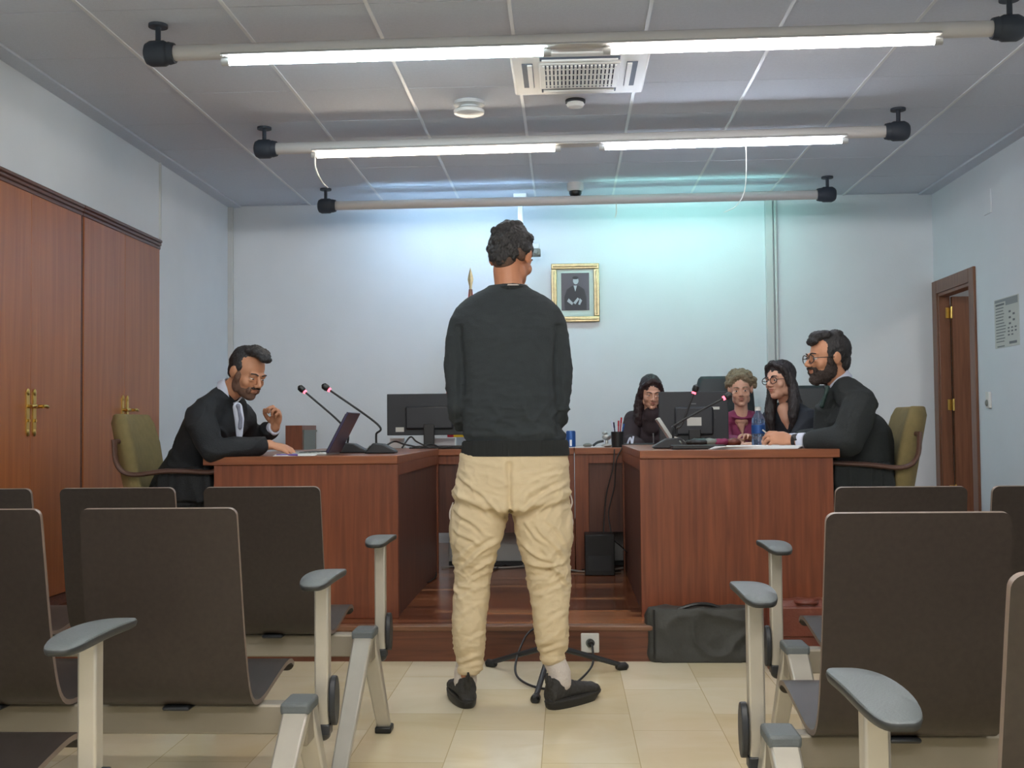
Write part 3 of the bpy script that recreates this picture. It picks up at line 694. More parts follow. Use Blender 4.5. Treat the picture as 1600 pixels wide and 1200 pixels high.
# dark executive chairs
def exec_chair(label, loc, rz, h=1.14):
    t = thing('office_chair', label, 'office chair', loc, rz, group='black office chairs behind the desks')
    bm = new(); rs = []
    for x, z, hw, ht in [(-.22, .46, .2, .04), (-.25, .6, .23, .05), (-.28, .8, .24, .05), (-.31, h - .12, .22, .045), (-.32, h - .02, .19, .04), (-.325, h, .17, .02)]:
        r = []
        for k in range(28):
            a = 2 * PI * k / 28; c, s = math.cos(a), math.sin(a)
            r.append(V((x + ht * (abs(s) ** .7) * (1 if s > 0 else -1), hw * (abs(c) ** .5) * (1 if c > 0 else -1), z)))
        rs.append(r)
    rings(bm, rs); obj('backrest', bm, 'leather_b', t, world=False, bevel=.015, ang=70)
    bm = new(); box(bm, (-.24, -.24, .40), (.26, .24, .49)); obj('seat', bm, 'leather_b', t, world=False, bevel=.03, seg=3)
    bm = new(); cyl(bm, (0, 0, .1), (0, 0, .41), .028); obj('column', bm, 'black', t, world=False)
    for k in range(5):
        a = 2 * PI * k / 5 + .2; bm = new(); e = V((.28 * math.cos(a), .28 * math.sin(a), .07)); tube(bm, [(0, 0, .11), e], [.024, .016]); lg = obj('leg', bm, 'black', t, world=False)
        bm = new(); cyl(bm, (e.x - .011, e.y, .028), (e.x + .011, e.y, .028), .028); cyl(bm, (e.x, e.y, .03), (e.x, e.y, .07), .008); obj('caster', bm, 'black', lg, world=False)
    return t
# ================================================================ people
M['skin_tan'] = mat('skin_tan', (188, 128, 96), .5, var=.08, scale=14)
M['skin_warm'] = mat('skin_warm', (196, 140, 108), .5, var=.1, scale=14)
M['skin_pale'] = mat('skin_pale', (214, 166, 142), .5, var=.07, scale=14)
M['lips_m'] = mat('lips_m', (164, 104, 86), .5)
M['lips'] = mat('lips', (166, 92, 84), .45)
M['hair_dark'] = mat('hair_dark', (40, 38, 40), .6, var=.4, scale=60, stretch=(1, 1, .3), bump=.7, bscale=130)
M['hair_fade'] = mat('hair_fade', (100, 76, 64), .8, var=.35, scale=160)
M['beard'] = mat('beard', (62, 50, 46), .8, var=.45, scale=140, bump=.5, bscale=260)
M['stubble'] = mat('stubble', (118, 88, 74), .8, var=.3, scale=170, bump=.2, bscale=300)
M['hair_auburn'] = mat('hair_auburn', (50, 34, 36), .5, var=.4, scale=50, stretch=(1, 1, .25), bump=.7, bscale=110)
M['hair_brown'] = mat('hair_brown', (42, 36, 38), .5, var=.4, scale=50, stretch=(1, 1, .25), bump=.7, bscale=110)
M['hair_curly'] = mat('hair_curly', (150, 134, 108), .7, var=.45, scale=60, bump=1, bscale=90)
M['eyew'] = mat('eye_white', (225, 220, 215), .3)
M['iris'] = mat('iris', (40, 28, 22), .3)
M['sweater'] = mat('charcoal_sweatshirt', (50, 56, 60), .95, var=.12, scale=30, bump=.35, bscale=420)
M['rib'] = mat('charcoal_rib_knit', (36, 39, 40), .95, var=.25, scale=40, stretch=(4, 4, .1), bump=.4, bscale=60)
M['chino'] = mat('beige_cotton', (216, 197, 162), .85, var=.05, scale=14, bump=.15, bscale=300)
M['sock'] = mat('white_sock', (210, 200, 192), .9, bump=.5, bscale=200)
M['shoe'] = mat('black_mesh_shoe', (50, 48, 46), .7, var=.2, scale=60, bump=.4, bscale=250)
M['sole'] = mat('black_sole', (30, 29, 28), .55)
M['robe'] = mat('black_robe', (25, 28, 33), .75, var=.15, scale=12, bump=.3, bscale=200)
M['robe2'] = mat('black_green_robe', (30, 36, 38), .75, var=.2, scale=12, bump=.3, bscale=200)
M['blazer'] = mat('dark_blazer', (30, 36, 46), .8, var=.15, scale=12)
M['shirt'] = mat('white_shirt', (212, 218, 236), .8, var=.04)
M['tie'] = mat('grey_tie', (134, 138, 158), .6, var=.3, scale=60)
M['tieg'] = mat('green_tie', (38, 62, 58), .6, var=.3, scale=60)
M['brownsw'] = mat('dark_brown_top', (56, 44, 48), .9, var=.15)
M['magenta'] = mat('magenta_top', (136, 52, 88), .8, var=.15)
M['spec'] = mat('spectacle_frame', (38, 32, 34), .3)
M['lens'] = mat('spectacle_lens', (220, 225, 230), .03, trans=.95)
M['zip'] = mat('zip_grey', (150, 148, 150), .4, .4)

def placed(bm, Mx, fn):
    n0 = len(bm.verts); fn(); bm.verts.ensure_lookup_table()
    for i in range(n0, len(bm.verts)): bm.verts[i].co = Mx @ bm.verts[i].co
def basis(c, y, up=(0, 0, 1), roll=0, s=1.0):
    y = V(y).normalized(); up = V(up); x = y.cross(up).normalized(); z = x.cross(y)
    m = Matrix((x, y, z)).transposed().to_4x4()
    return Matrix.Translation(V(c)) @ m @ Matrix.Rotation(roll, 4, 'Y') @ Matrix.Scale(s, 4)
def head_prims(bm, fem=False):
    ell(bm, (0, -.014, .032), (.076, .097, .092), seg=24, ringsn=16)
    ell(bm, (0, .026, -.018), (.061, .064, .086), seg=24, ringsn=16)
    ell(bm, (0, .036, -.066), (.046 if fem else .052, .05, .042))
    ell(bm, (0, .064, -.088), (.026 if fem else .03, .026, .022))
    for s in (-1, 1):
        ell(bm, (s * .043, .008, -.058), (.02, .036, .034))
        ell(bm, (s * .037, .058, -.022), (.026, .025, .026))
        ell(bm, (s * .023, .081, .026), (.026, .016, .009))
        ell(bm, (s * .03, .0785, .0135), (.0165, .014, .0085)); ell(bm, (s * .03, .079, -.005), (.016, .012, .006))
        ell(bm, (s * .0115, .103, -.028), (.009, .011, .008))
        # ear: rim and lobe
        ell(bm, (s * .077, -.006, .0), (.009, .019, .031), rot=Matrix.Rotation(-.25 * 1, 3, 'X'))
        ell(bm, (s * .084, -.012, .006), (.006, .017, .026), rot=Matrix.Rotation(-.2, 3, 'X'))
    chain(bm, [(0, .086, .022), (0, .1, .0), (0, .114, -.021)], [.0085, .0085, .0115])
    ell(bm, (0, .09, -.048), (.024, .012, .0065)); ell(bm, (0, .088, -.061), (.02, .012, .0075))
def hand_prims(bm, side=1, curl=(.35, .4, .45, .5), spread=.06, thumb=.4):
    ell(bm, (0, .05, 0), (.04, .052, .0155)); ell(bm, (side * .02, .03, -.006), (.022, .034, .016)); ell(bm, (0, .01, 0), (.03, .03, .02))
    base = [(.03, .086), (.0105, .093), (-.0105, .09), (-.03, .08)]; L = [.074, .082, .076, .06]; r0 = [.0092, .0095, .009, .008]
    for k in range(4):
        x, y = base[k]; c = curl[k]; p = V((side * x, y - .012, 0)); a = 0; pts = [p]
        for q, f in enumerate((.46, .3, .24)):
            a += c * (.6, 1.1, .9)[q]; sx = side * (1.5 - k) * spread
            p = p + V((sx * math.cos(a), math.cos(a), -math.sin(a))) * L[k] * f; pts.append(p)
        chain(bm, pts, [r0[k], r0[k] * .98, r0[k] * .9, r0[k] * .78], 10)
    p = V((side * .026, .018, -.004)); d = V((side * .7, .72, -.25 - thumb * .5)).normalized(); d2 = V((side * (.45 - thumb * .5), .85, -.3 - thumb * .5)).normalized()
    chain(bm, [p, p + d * .035, p + d * .035 + d2 * .03, p + d * .035 + d2 * .03 + V((side * (.2 - thumb * .5), .9, -.35)).normalized() * .022], [.014, .0115, .0105, .0085], 10)
def spec_prims(bm):
    for s in (-1, 1):
        c = V((s * .031, .108, .004)); tube(bm, [c + V((.026 * math.cos(t), -.006 * abs(math.cos(t)), .02 * math.sin(t))) for t in [2 * PI * k / 24 for k in range(25)]], .0026, 6)
        tube(bm, [(s * .056, .104, .008), (s * .074, .08, .008), (s * .083, .0, .006), (s * .083, -.02, -.005)], .0022, 6)
    tube(bm, bez([(-.008, .11, .007), (0, .114, .01), (.008, .11, .007)], 8), .0024, 6)
def wob(seed, amp, sc, st=(1, 1, 1)):
    o = V((seed * 3.1, seed * 1.7, seed * 2.3))
    def f(c, n):
        q = V((c.x * st[0], c.y * st[1], c.z * st[2])) * sc + o
        return amp * (noise.noise(q) + .5 * noise.noise(q * 2.1))
    return f
def ridged(seed, amp, sc, st=(1, 1, 1)):
    o = V((seed * 3.1, seed * 1.7, seed * 2.3))
    def f(c, n):
        q = V((c.x * st[0], c.y * st[1], c.z * st[2])) * sc + o
        w = V((noise.noise(q * .7), noise.noise(q * .7 + V((9, 0, 0))), noise.noise(q * .7 + V((0, 9, 0))))) * .6
        return amp * ((1 - abs(noise.noise(q + w)) * 2.2) ** 2 - .45)
    return f

def person(label, J, skin, s=1.0, thin=.78, fem=False, brow=True, hair_m='hair_dark', lid=False, group=None):
    """J: world joints. returns (person object, head matrix)"""
    bm = new(); H = basis(J['head'], J['face'], J.get('up', (0, 0, 1)), J.get('roll', 0), s)
    placed(bm, H, lambda: head_prims(bm, fem))
    nb = V(J['neck']); hb = H @ V((0, -.022, -.055)); w = .85 if fem else 1
    chain(bm, [nb + (nb - hb) * .25, nb, nb.lerp(hb, .5), hb], [.06 * w, .057 * w, .054 * w, .055 * w], 20)
    pel, ch = V(J['pel']), V(J['chest'])
    chain(bm, [pel, pel.lerp(ch, .5), ch, ch.lerp(nb, .6)], [.125 * w * thin, .11 * w * thin, .12 * w * thin, .08 * w * thin], 20)
    for i in (0, 1):
        sh, el, wr = V(J['sh'][i]), V(J['el'][i]), V(J['wr'][i])
        chain(bm, [nb - V((0, 0, .03)), sh], [.04 * thin, .05 * thin]); chain(bm, [ch, sh], [.09 * w * thin, .05 * w * thin])
        chain(bm, [sh, sh.lerp(el, .5), el, el.lerp(wr, .35), wr], [.05 * w * thin, .044 * w * thin, .037 * w * thin, .034 * w * (thin + 1) / 2, .0255 * w])
        if J['hand'][i]:
            fd, back, side, curl, th = J['hand'][i]
            y = V(fd).normalized(); x = y.cross(V(back)).normalized(); z = x.cross(y)
            Mh = Matrix.Translation(wr) @ Matrix((x, y, z)).transposed().to_4x4() @ Matrix.Scale(s * (.9 if fem else 1.0), 4)
            placed(bm, Mh, lambda: hand_prims(bm, side, curl, thumb=th))
        hip, kn, an = V(J['hip'][i]), V(J['knee'][i]), V(J['ank'][i])
        chain(bm, [hip, kn, an], [.085 * w * thin, .055 * w * thin, .035 * w * thin])
        toe = V(J['toe'][i]); chain(bm, [an, an.lerp(toe, .25) + V((0, 0, -.03)), toe], [.024, .024, .018])
    o = obj('person', bm, skin, origin=J['base'])
    fuse(o, .0042, 3)
    tag(o, label, 'person', group)
    # eyes, brows, lips
    for sd in (-1, 1):
        bm = new(); placed(bm, H, lambda: (ell(bm, (sd * .03, .0800, .0045), (.0115, .0125, .0062 if not lid else .0035)),
                                          ell(bm, (sd * .03 + J.get('gaze', 0), .0902, .0040), (.0052, .0035, .0058 if not lid else .003), mi=1)))
        obj('eye', bm, ['eyew', 'iris'], o)
        bm = new(); placed(bm, H, lambda: tube(bm, bez([(sd * .012, .0985, .026), (sd * .028, .0975, .032), (sd * .047, .084, .028)], 10), [.0035] * 5 + [.003] * 3 + [.002] * 3 if False else .0032, 6))
        obj('eyebrow', bm, hair_m, o)
    bm = new(); placed(bm, H, lambda: (ell(bm, (0, .0925, -.0485), (.020, .0105, .0042)), ell(bm, (0, .0905, -.0585), (.016, .0105, .0048))))
    obj('lips', bm, 'lips' if fem else 'lips_m', o)
    return o, H
def cloth(name, fill, m, parent, voxel=.008, it=8, disp=None, world=True):
    bm = new(); fill(bm); o = obj(name, bm, m, parent); fuse(o, voxel, it, disp); return o
def soft(name, H, fill, m, parent, voxel=.004, it=3, disp=None):
    bm = new(); placed(bm, H, lambda: fill(bm)); o = obj(name, bm, m, parent); fuse(o, voxel, it, disp); return o
def loft(bm, secs, n=40, p=.8, caps=True):
    """secs: (center, u axis*radius, v axis*radius)"""
    rs = []
    for c, u, v in secs:
        c, u, v = V(c), V(u), V(v); r = []
        for k in range(n):
            a = 2 * PI * k / n; cs, sn = math.cos(a), math.sin(a)
            r.append(c + u * (abs(cs) ** p) * (1 if cs > 0 else -1) + v * (abs(sn) ** p) * (1 if sn > 0 else -1))
        rs.append(r)
    rings(bm, rs)

# ---------------------------------------------------------------- the man standing in the aisle
SY = 4.37; SX = at(798, 700, SY).x; KX = SY / FPX
def sp(px, py, dy=0):                                       # local point in the plane of his back
    p = at(px, py, SY + dy); return p
def half(a, b): return (b - a) / 2 * KX
hc = sp(799, 404, .03)
fy = math.radians(24)
facing = V((math.sin(fy), math.cos(fy), -.30))
base = V((SX, SY, 0))
hl = [sp(724, 524), sp(863, 524)]
elL, elR = sp(720, 632, -.0), sp(868, 636, -.0)
wrL, wrR = V((SX - .07, SY + .22, 1.0)), V((SX + .06, SY + .225, 1.0))
Js = dict(head=hc, face=facing, neck=sp(796, 462, -.01), chest=V((SX, SY, 1.30)), pel=V((SX, SY, .93)), sh=hl, el=[elL, elR], wr=[wrL, wrR],
          hand=[((.75, .35, -.5), (.2, .9, .3), 1, (.5, .5, .55, .6), .4), ((-.75, .35, -.5), (-.2, .95, .3), -1, (.4, .45, .5, .55), .4)],
          hip=[V((SX - .09, SY, .86)), V((SX + .09, SY, .86))], knee=[sp(738, 905, .02), sp(857, 905, .02)],
          ank=[V((atz(731, 1109, 0).x - .012, SY, .12)), V((atz(858, 1111, 0).x + .035, SY, .12))], toe=[V((atz(731, 1109, 0).x - .045, SY + .12, .045)), V((atz(858, 1111, 0).x + .11, SY + .10, .045))], base=base)
man, H = person('man standing with his back to the camera in charcoal sweatshirt and beige cargo trousers', Js, 'skin_tan', thin=.6)
hd = wob(3, .006, 42)
soft('hair', H, lambda bm: (ell(bm, (0, -.02, .046), (.083, .096, .094), seg=30, ringsn=20), ell(bm, (0, -.068, -.002), (.066, .044, .058)), ell(bm, (0, -.078, -.03), (.04, .03, .036)), ell(bm, (0, .045, .09), (.055, .05, .03)),
      [ell(bm, (.078 * math.cos(e) * math.cos(k * 2.4), -.02 + .09 * math.cos(e) * math.sin(k * 2.4), .046 + .087 * math.sin(e)), .017) for k, e in ((k, .3 + 1.1 * (k % 7) / 7) for k in range(26)) if not (math.sin(k * 2.4) > .5 and e < .9)],
      [ell(bm, (s * .072, -.02, .03), (.016, .05, .034)) for s in (-1, 1)]), 'hair_dark', man, .0035, 3, lambda c, n: hd(c, n) + .6 * wob(8, .004, 110)(c, n))
soft('nape_fade', H, lambda bm: (ell(bm, (0, -.064, -.026), (.05, .0425, .046)), [ell(bm, (s * .056, -.035, .002), (.0205, .04, .03)) for s in (-1, 1)]), 'hair_fade', man, .004, 4)
# sweatshirt
def sweat(bm):
    S = [(957, 0)]
    rows = [(712, 722, 888, .112), (700, 722, 886, .118), (688, 727, 884, .116), (670, 722, 880, .128), (640, 722, 876, .13), (600, 722, 874, .128), (560, 719, 876, .126), (530, 712, 880, .122), (510, 705, 884, .112), (497, 703, 883, .102), (485, 709, 876, .094), (474, 718, 866, .088), (465, 730, 854, .082), (458, 744, 840, .075), (452, 757, 828, .069), (446, 765, 824, .065)]
    loft(bm, [(sp((a + b) / 2, y), V((half(a, b), 0, 0)), V((0, d, 0))) for y, a, b, d in rows], p=.82)
    for i, s in ((0, -1), (1, 1)):
        sh, el, wr = hl[i], [elL, elR][i], [wrL, wrR][i]
        if i == 0: pts = [sp(720, 510), sp(716, 532), sp(714, 570), sp(716, 605), sp(719, 634, -.01), V((sp(722, 650).x, SY + .05, 1.09)), wr + V((0, -.03, .015))]
        else: pts = [sp(866, 510), sp(870, 532), sp(874, 570), sp(875, 605), sp(870, 634, -.01), V((sp(868, 652).x, SY + .05, 1.09)), wr + V((0, -.03, .015))]
        r = [.050, .050, .0505, .049, .050, .05, .038]
        pts2 = []; rr = []
        for k in range(len(pts) - 1):
            for t in (0, .5): pts2.append(pts[k].lerp(pts[k + 1], t)); rr.append(r[k] + (r[k + 1] - r[k]) * t)
        pts2.append(pts[-1]); rr.append(r[-1]); chain(bm, pts2, rr, 18)
rg1 = ridged(2, .0075, 6, (1.2, 1, 2.0)); rg2 = ridged(5, .0032, 16, (.8, 1, 2.2))
def sdisp(c, n):
    z = c.z; k = .5 + 1.3 * math.exp(-((z - 1.08) / .09) ** 2) + .5 * math.exp(-((z - 1.2) / .2) ** 2)
    side = min(1, abs(c.x) / .2)
    if z < .985: k = .12
    fold = .006 * math.exp(-((z - 1.035 - .02 * noise.noise(V((c.x * 6, 3, 0)))) / .012) ** 2) - .007 * math.exp(-((z - 1.0) / .012) ** 2)
    crease = -.013 * math.exp(-((abs(c.x) - .188 - .01 * noise.noise(V((c.z * 5, 1, 7)))) / .012) ** 2) * (1 if 1.02 < z < 1.45 else 0)
    return (rg1(c, n) + rg2(c, n)) * k * (.9 - .35 * side) + fold + crease
cloth('sweatshirt', sweat, 'sweater', man, .0065, 6, sdisp)
bm = new(); loft(bm, [(sp((a + b) / 2, y), V((half(a, b), 0, 0)), V((0, d, 0))) for y, a, b, d in [(712, 721, 889, .118), (709, 720, 890, .12), (691, 721.5, 888, .1205), (688, 724, 886, .118)]], p=.82); o = obj('hem_band', bm, 'rib', man)
bm = new(); tube(bm, [sp(797, 452, -.005) + V((.066 * math.cos(t), .064 * math.sin(t), .004 + .006 * math.sin(t) * 1)) for t in [2 * PI * k / 30 for k in range(31)]], .009, 8, flat=.7); obj('collar', bm, 'rib', man)
bm = new(); tube(bm, [sp(798, 451, -.005) + V((.061 * math.cos(t), .058 * math.sin(t), .012 + .006 * math.sin(t) * 1)) for t in [2 * PI * k / 30 for k in range(31)]], .005, 6); obj('undershirt', bm, 'sock', man)
# trousers
def trous(bm):
    top = [(706, 718, 886, .108), (725, 716, 889, .115), (750, 712, 890, .122), (775, 709, 890, .122), (795, 708, 891, .115)]
    loft(bm, [(sp((a + b) / 2, y, -.005), V((half(a, b), 0, 0)), V((0, d, 0))) for y, a, b, d in top], p=.85)
    Lg = [(760, 716, 796, .1, -.01), (800, 708, 796, .105, 0), (825, 707, 789, .1, 0), (850, 707, 782, .094, .0), (880, 708, 773, .085, .01), (905, 710, 768, .078, .015), (940, 707, 763, .078, .01), (975, 706, 760, .076, .0), (1005, 708, 758, .07, .0), (1025, 711, 757, .062, .01), (1038, 716, 754, .056, .012), (1046, 713, 756, .058, .012), (1052, 718, 750, .05, .012)]
    Rg = [(760, 800, 886, .1, -.01), (800, 799, 890, .105, 0), (825, 804, 892, .1, 0), (850, 809, 892, .094, .0), (880, 817, 891, .087, .01), (905, 824, 892, .08, .015), (940, 829, 890, .078, .01), (975, 833, 889, .074, .0), (1000, 836, 888, .068, .0), (1012, 840, 887, .06, .01), (1022, 845, 882, .054, .012), (1028, 842, 886, .058, .012), (1036, 847, 880, .048, .012)]
    for S in (Lg, Rg): loft(bm, [(sp((a + b) / 2, y, dy), V((half(a, b), 0, 0)), V((0, d, 0))) for y, a, b, d, dy in S], p=.92)
    # cargo pocket bulges on the outer thighs
    for pa, pb in (((711, 795), (711, 862)), ((886, 790), (888, 865))):
        a, b = sp(*pa, .02), sp(*pb, .02); m = (a + b) / 2; ell(bm, m, (.022, .075, .1), seg=20, ringsn=14)
ra = ridged(11, .005, 6.5, (1, 1, 1)); rb = ridged(17, .003, 12, (1, 1, 1)); rc = ridged(23, .0018, 22)
FOLDS = [(722, 742, 788, 800, 7), (716, 765, 772, 806, 6), (714, 792, 757, 828, 7), (712, 822, 752, 850, 6), (722, 885, 778, 842, 9), (714, 868, 750, 846, 5), (730, 903, 774, 868, 6), (712, 915, 766, 893, 6), (713, 932, 764, 912, 5), (712, 905, 745, 922, 5), (716, 955, 758, 940, 3), (712, 985, 742, 960, 4), (722, 1010, 757, 985, 4), (714, 1030, 752, 1022, 6), (718, 1040, 756, 1036, 5),
 (884, 752, 812, 798, 8), (884, 776, 838, 800, 6), (880, 735, 828, 752, 4), (812, 742, 866, 728, 3), (818, 812, 858, 850, 5), (840, 815, 884, 872, 6), (856, 808, 888, 850, 5), (815, 850, 862, 872, 8), (822, 878, 876, 880, 7), (858, 880, 890, 908, 9), (824, 905, 870, 892, 6), (832, 926, 888, 912, 6), (834, 945, 860, 930, 4), (840, 975, 886, 955, 4), (838, 1000, 872, 988, 4), (845, 1013, 884, 1006, 6), (850, 850, 872, 900, 5)]
FOLDS = [((sp(a, b) - base), (sp(c, d) - base), h * .0011) for a, b, c, d, h in FOLDS]
def folds(c):
    if c.y > .05: return 0
    e = 0; k = min(1, (.05 - c.y) / .05)
    for a, b, h in FOLDS:
        dx, dz = b.x - a.x, b.z - a.z; L2 = dx * dx + dz * dz; t = ((c.x - a.x) * dx + (c.z - a.z) * dz) / L2
        if -.12 < t < 1.12:
            L = math.sqrt(L2); d = ((c.x - a.x) * dz - (c.z - a.z) * dx) / L + .006 * math.sin(t * 5 + a.x * 40)
            if abs(d) < .035:
                f = max(0, min(1, (t + .12) * 4, (1.12 - t) * 4)); e += h * f * (math.exp(-(d / .008) ** 2) - .75 * math.exp(-((d - .014 * (1 if dz < 0 else -1)) / .009) ** 2))
    return e * k
def tdisp(c, n):
    s = 1 if c.x > 0.0 else -1
    q = V((c.x * .9 + s * c.z * .9, c.y, c.z * 1.6 - s * c.x * 1.4)); z = c.z
    k = .75 + .6 * math.exp(-((z - .80) / .1) ** 2) + .7 * math.exp(-((z - .5) / .1) ** 2)
    q2 = V((c.x * .7, c.y, c.z * 2.6))
    e = ra(q, n) * k + rb(q, n) * k + rc(q2, n) * (.6 + (1.2 if z < .3 or .42 < z < .58 else 0))
    e += folds(c)
    if z > .93: e *= max(0, (.97 - z) / .04)
    e -= .016 * math.exp(-((c.x + .0) / .010) ** 2) * (1 if .74 < z < .93 else 0) * (1 if c.y < 0 else 0)
    e += .010 * math.exp(-((z - .745 - abs(c.x) * .28) / .02) ** 2) * (1 if c.y < 0 and z < .86 else 0) - .012 * math.exp(-((z - .715 - abs(c.x) * .28) / .018) ** 2) * (1 if c.y < 0 else 0)
    return e
cloth('trousers', trous, 'chino', man, .0052, 6, tdisp)
for pts in ([(708, 785), (703, 800), (704, 812), (710, 806), (706, 822), (702, 835)], [(890, 768), (894, 785), (890, 800), (895, 815), (892, 830)], [(884, 712), (888, 722), (886, 736)]):
    bm = new(); tube(bm, bez([sp(x, y, .0) for x, y in pts], 30), .0028, 6); obj('drawstring', bm, 'sock', man)
def shoe(heel, ang, s):
    d = V((math.sin(ang), math.cos(ang), 0)); x = V((math.cos(ang), -math.sin(ang), 0)); up = V((0, 0, 1))
    P = lambda u, v, w: heel + d * u + x * v + up * w
    bm = new(); rs = []
    out = []
    for k in range(36):
        t = 2 * PI * k / 36; sg_ = lambda q, e: (abs(q) ** e) * (1 if q > 0 else -1); u = .145 - .15 * sg_(math.cos(t), .8); wv = (.044 + .008 * math.sin(min(1, max(0, (u) / .29)) * PI * .9 - .5)) * sg_(math.sin(t), .7)
        out.append((u, wv))
    rs = [[P(.145 + (u - .145) * k, v * k, z + (.012 if u > .24 else 0) * (z < .01)) for u, v in out] for k, z in ((.94, 0.0), (1, .008), (1.03, .022), (1.0, .034), (.97, .04))]
    rings(bm, rs); sole = obj('shoe', bm, 'sole', man)
    bm = new(); rings(bm, [[P(.145 + (u - .145) * k, v * k, z) for u, v in out] for k, z in ((1.0, .024), (1.045, .027), (1.045, .031), (1.0, .034))]); obj('midsole_band', bm, 'shoe', sole)
    def up_(bm):
        secs = [(-.0, .028, .075, .0), (.02, .036, .115, .0), (.05, .038, .125, 0), (.08, .040, .118, 0), (.11, .042, .10, 0), (.15, .045, .085, 0), (.19, .049, .075, 0), (.23, .050, .067, 0), (.262, .045, .062, 0), (.28, .034, .054, 0), (.288, .02, .044, 0)]
        rr = []
        for u, w, h, _ in secs:
            r = []
            for k in range(20):
                a = 2 * PI * k / 20; r.append(P(u, w * math.cos(a), .02 + (h - .02) * .5 + (h - .02) * .5 * math.sin(a) * 1.0))
            rr.append(r)
        rings(bm, rr)
        ell(bm, P(.0, 0, .1), (.014, .014, .03))
    bm = new(); up_(bm); u = obj('shoe_upper', bm, 'shoe', sole); fuse(u, .0045, 4, wob(4, .0022, 60))
    bm = new(); tube(bm, [P(-.012, 0, .105), P(-.018, 0, .125), P(-.008, 0, .138)], [.006, .006, .004]); obj('pull_tab', bm, 'sole', sole)
hL = atz(731, 1109, 0.0); hR = atz(858, 1111, 0)
shoe(V((hL.x, hL.y + .01, 0)), math.radians(-14), -1); shoe(V((hR.x, hR.y + .015, 0)), math.radians(38), 1)
for hh, ang, px in ((hL, -14, 734), (hR, 38, 862)):
    a = math.radians(ang); c = V((hh.x + math.sin(a) * .065, hh.y + .02 + math.cos(a) * .06, 0)); top = sp(px, 1030, .0)
    def sk(bm): chain(bm, [c + V((0, 0, .09)), c + V((0, 0, .13)), V((top.x, top.y + .015, .19)), V((top.x, top.y + .01, .25))], [.045, .042, .042, .042], 18)
    cloth('sock', sk, 'sock', man, .005, 4, wob(6, .0015, 60))

# ---------------------------------------------------------------- seated figures
def seated_lower(bm, J, extra=.03):
    for i in (0, 1):
        hip, kn, an = V(J['hip'][i]), V(J['knee'][i]), V(J['ank'][i])
        chain(bm, [hip, hip.lerp(kn, .5), kn, kn.lerp(an, .5), an + V((0, 0, .03))], [.1, .088, .07, .06, .055], 16)
    pel = V(J['pel']); ell(bm, pel, (.16, .16, .12))
def seated_shoes(J, parent):
    for i in (0, 1):
        an, toe = V(J['ank'][i]), V(J['toe'][i]); d = (toe - an); d.z = 0; d.normalize(); x = V((d.y, -d.x, 0))
        bm = new()
        rs = []
        for u, w, h in ((-.05, .02, .05), (-.045, .032, .075), (0, .036, .08), (.06, .04, .07), (.12, .045, .055), (.17, .038, .045), (.19, .02, .03)):
            rs.append([V((an.x, an.y, PZ)) + d * u + x * (w * math.cos(a)) + V((0, 0, max(0.001, h * .5 + h * .5 * math.sin(a)))) for a in [2 * PI * k / 16 for k in range(16)]])
        rings(bm, rs); obj('shoe', bm, 'sole', parent, bevel=.003)
def robe_top(bm, J, r=(.15, .15, .155, .10), shr=.075, slv=(.075, .07, .07, .062), w=1.0, wr_back=.03):
    pel, ch, nb = V(J['pel']), V(J['chest']), V(J['neck']); shv = (V(J['sh'][1]) - V(J['sh'][0])); sx = shv.normalized(); hw = shv.length / 2
    sp_ = (nb - pel).normalized(); fw = sx.cross(sp_).normalized()
    smid = (V(J['sh'][0]) + V(J['sh'][1])) / 2
    loft(bm, [(pel - sp_ * .1, sx * r[0] * 1.05, fw * .14), (pel, sx * r[0] * 1.1, fw * .145), (pel.lerp(ch, .5), sx * r[1], fw * .125), (ch, sx * hw * .95, fw * .125), (smid.lerp(ch, .25), sx * hw * 1.0, fw * .11), (smid + sp_ * .03, sx * hw * .75, fw * .085), (nb + sp_ * .0, sx * .075, fw * .072)], p=.85)
    for i in (0, 1):
        sh, el, wr = V(J['sh'][i]), V(J['el'][i]), V(J['wr'][i])
        wr2 = wr + (el - wr).normalized() * wr_back
        chain(bm, [sh, sh.lerp(el, .35), sh.lerp(el, .7), el, el.lerp(wr2, .35), el.lerp(wr2, .7), wr2], [shr, slv[0], slv[1], slv[2], slv[2], (slv[2] + slv[3]) / 2, slv[3]], 18)
        chain(bm, [smid, sh], [shr, shr]); chain(bm, [nb.lerp(sh, .14) + sp_ * .004, nb.lerp(sh, .5), sh], [.064 * (shr / .075), .072 * (shr / .075), shr])

def collar(J, H, parent, m='shirt'):
    nb = V(J['neck']); hb = H @ V((0, -.022, -.055)); ax = (hb - nb).normalized()
    f = (H.to_3x3() @ V((0, 1, 0))).normalized(); f = (f - f.dot(ax) * ax).normalized(); x = f.cross(ax)
    bm = new(); rs = []
    n = 34
    for rad, h, k in ((.058, .055, 0), (.064, .058, 1), (.072, .018, 2), (.066, .008, 3)):
        r = []
        for i in range(n):
            t = PI / 2 + .16 + (2 * PI - .32) * i / (n - 1)
            c, s = math.cos(t), math.sin(t); fr = max(0, s) ** 3
            r.append(nb + x * rad * c + f * (rad * s * 1.02 + .008 * fr) + ax * (h + .006 - fr * .034 + (-.004 if k == 2 else 0) * (1 + 5 * fr)))
        rs.append(r)
    g = [[bm.verts.new(p) for p in r] for r in rs]
    for a in range(4):
        b = (a + 1) % 4
        for i in range(n - 1): face(bm, [g[a][i], g[a][i + 1], g[b][i + 1], g[b][i]])
    face(bm, [g[a][0] for a in range(4)]); face(bm, [g[a][-1] for a in range(4)])
    obj('shirt_collar', bm, m, parent, ang=60)
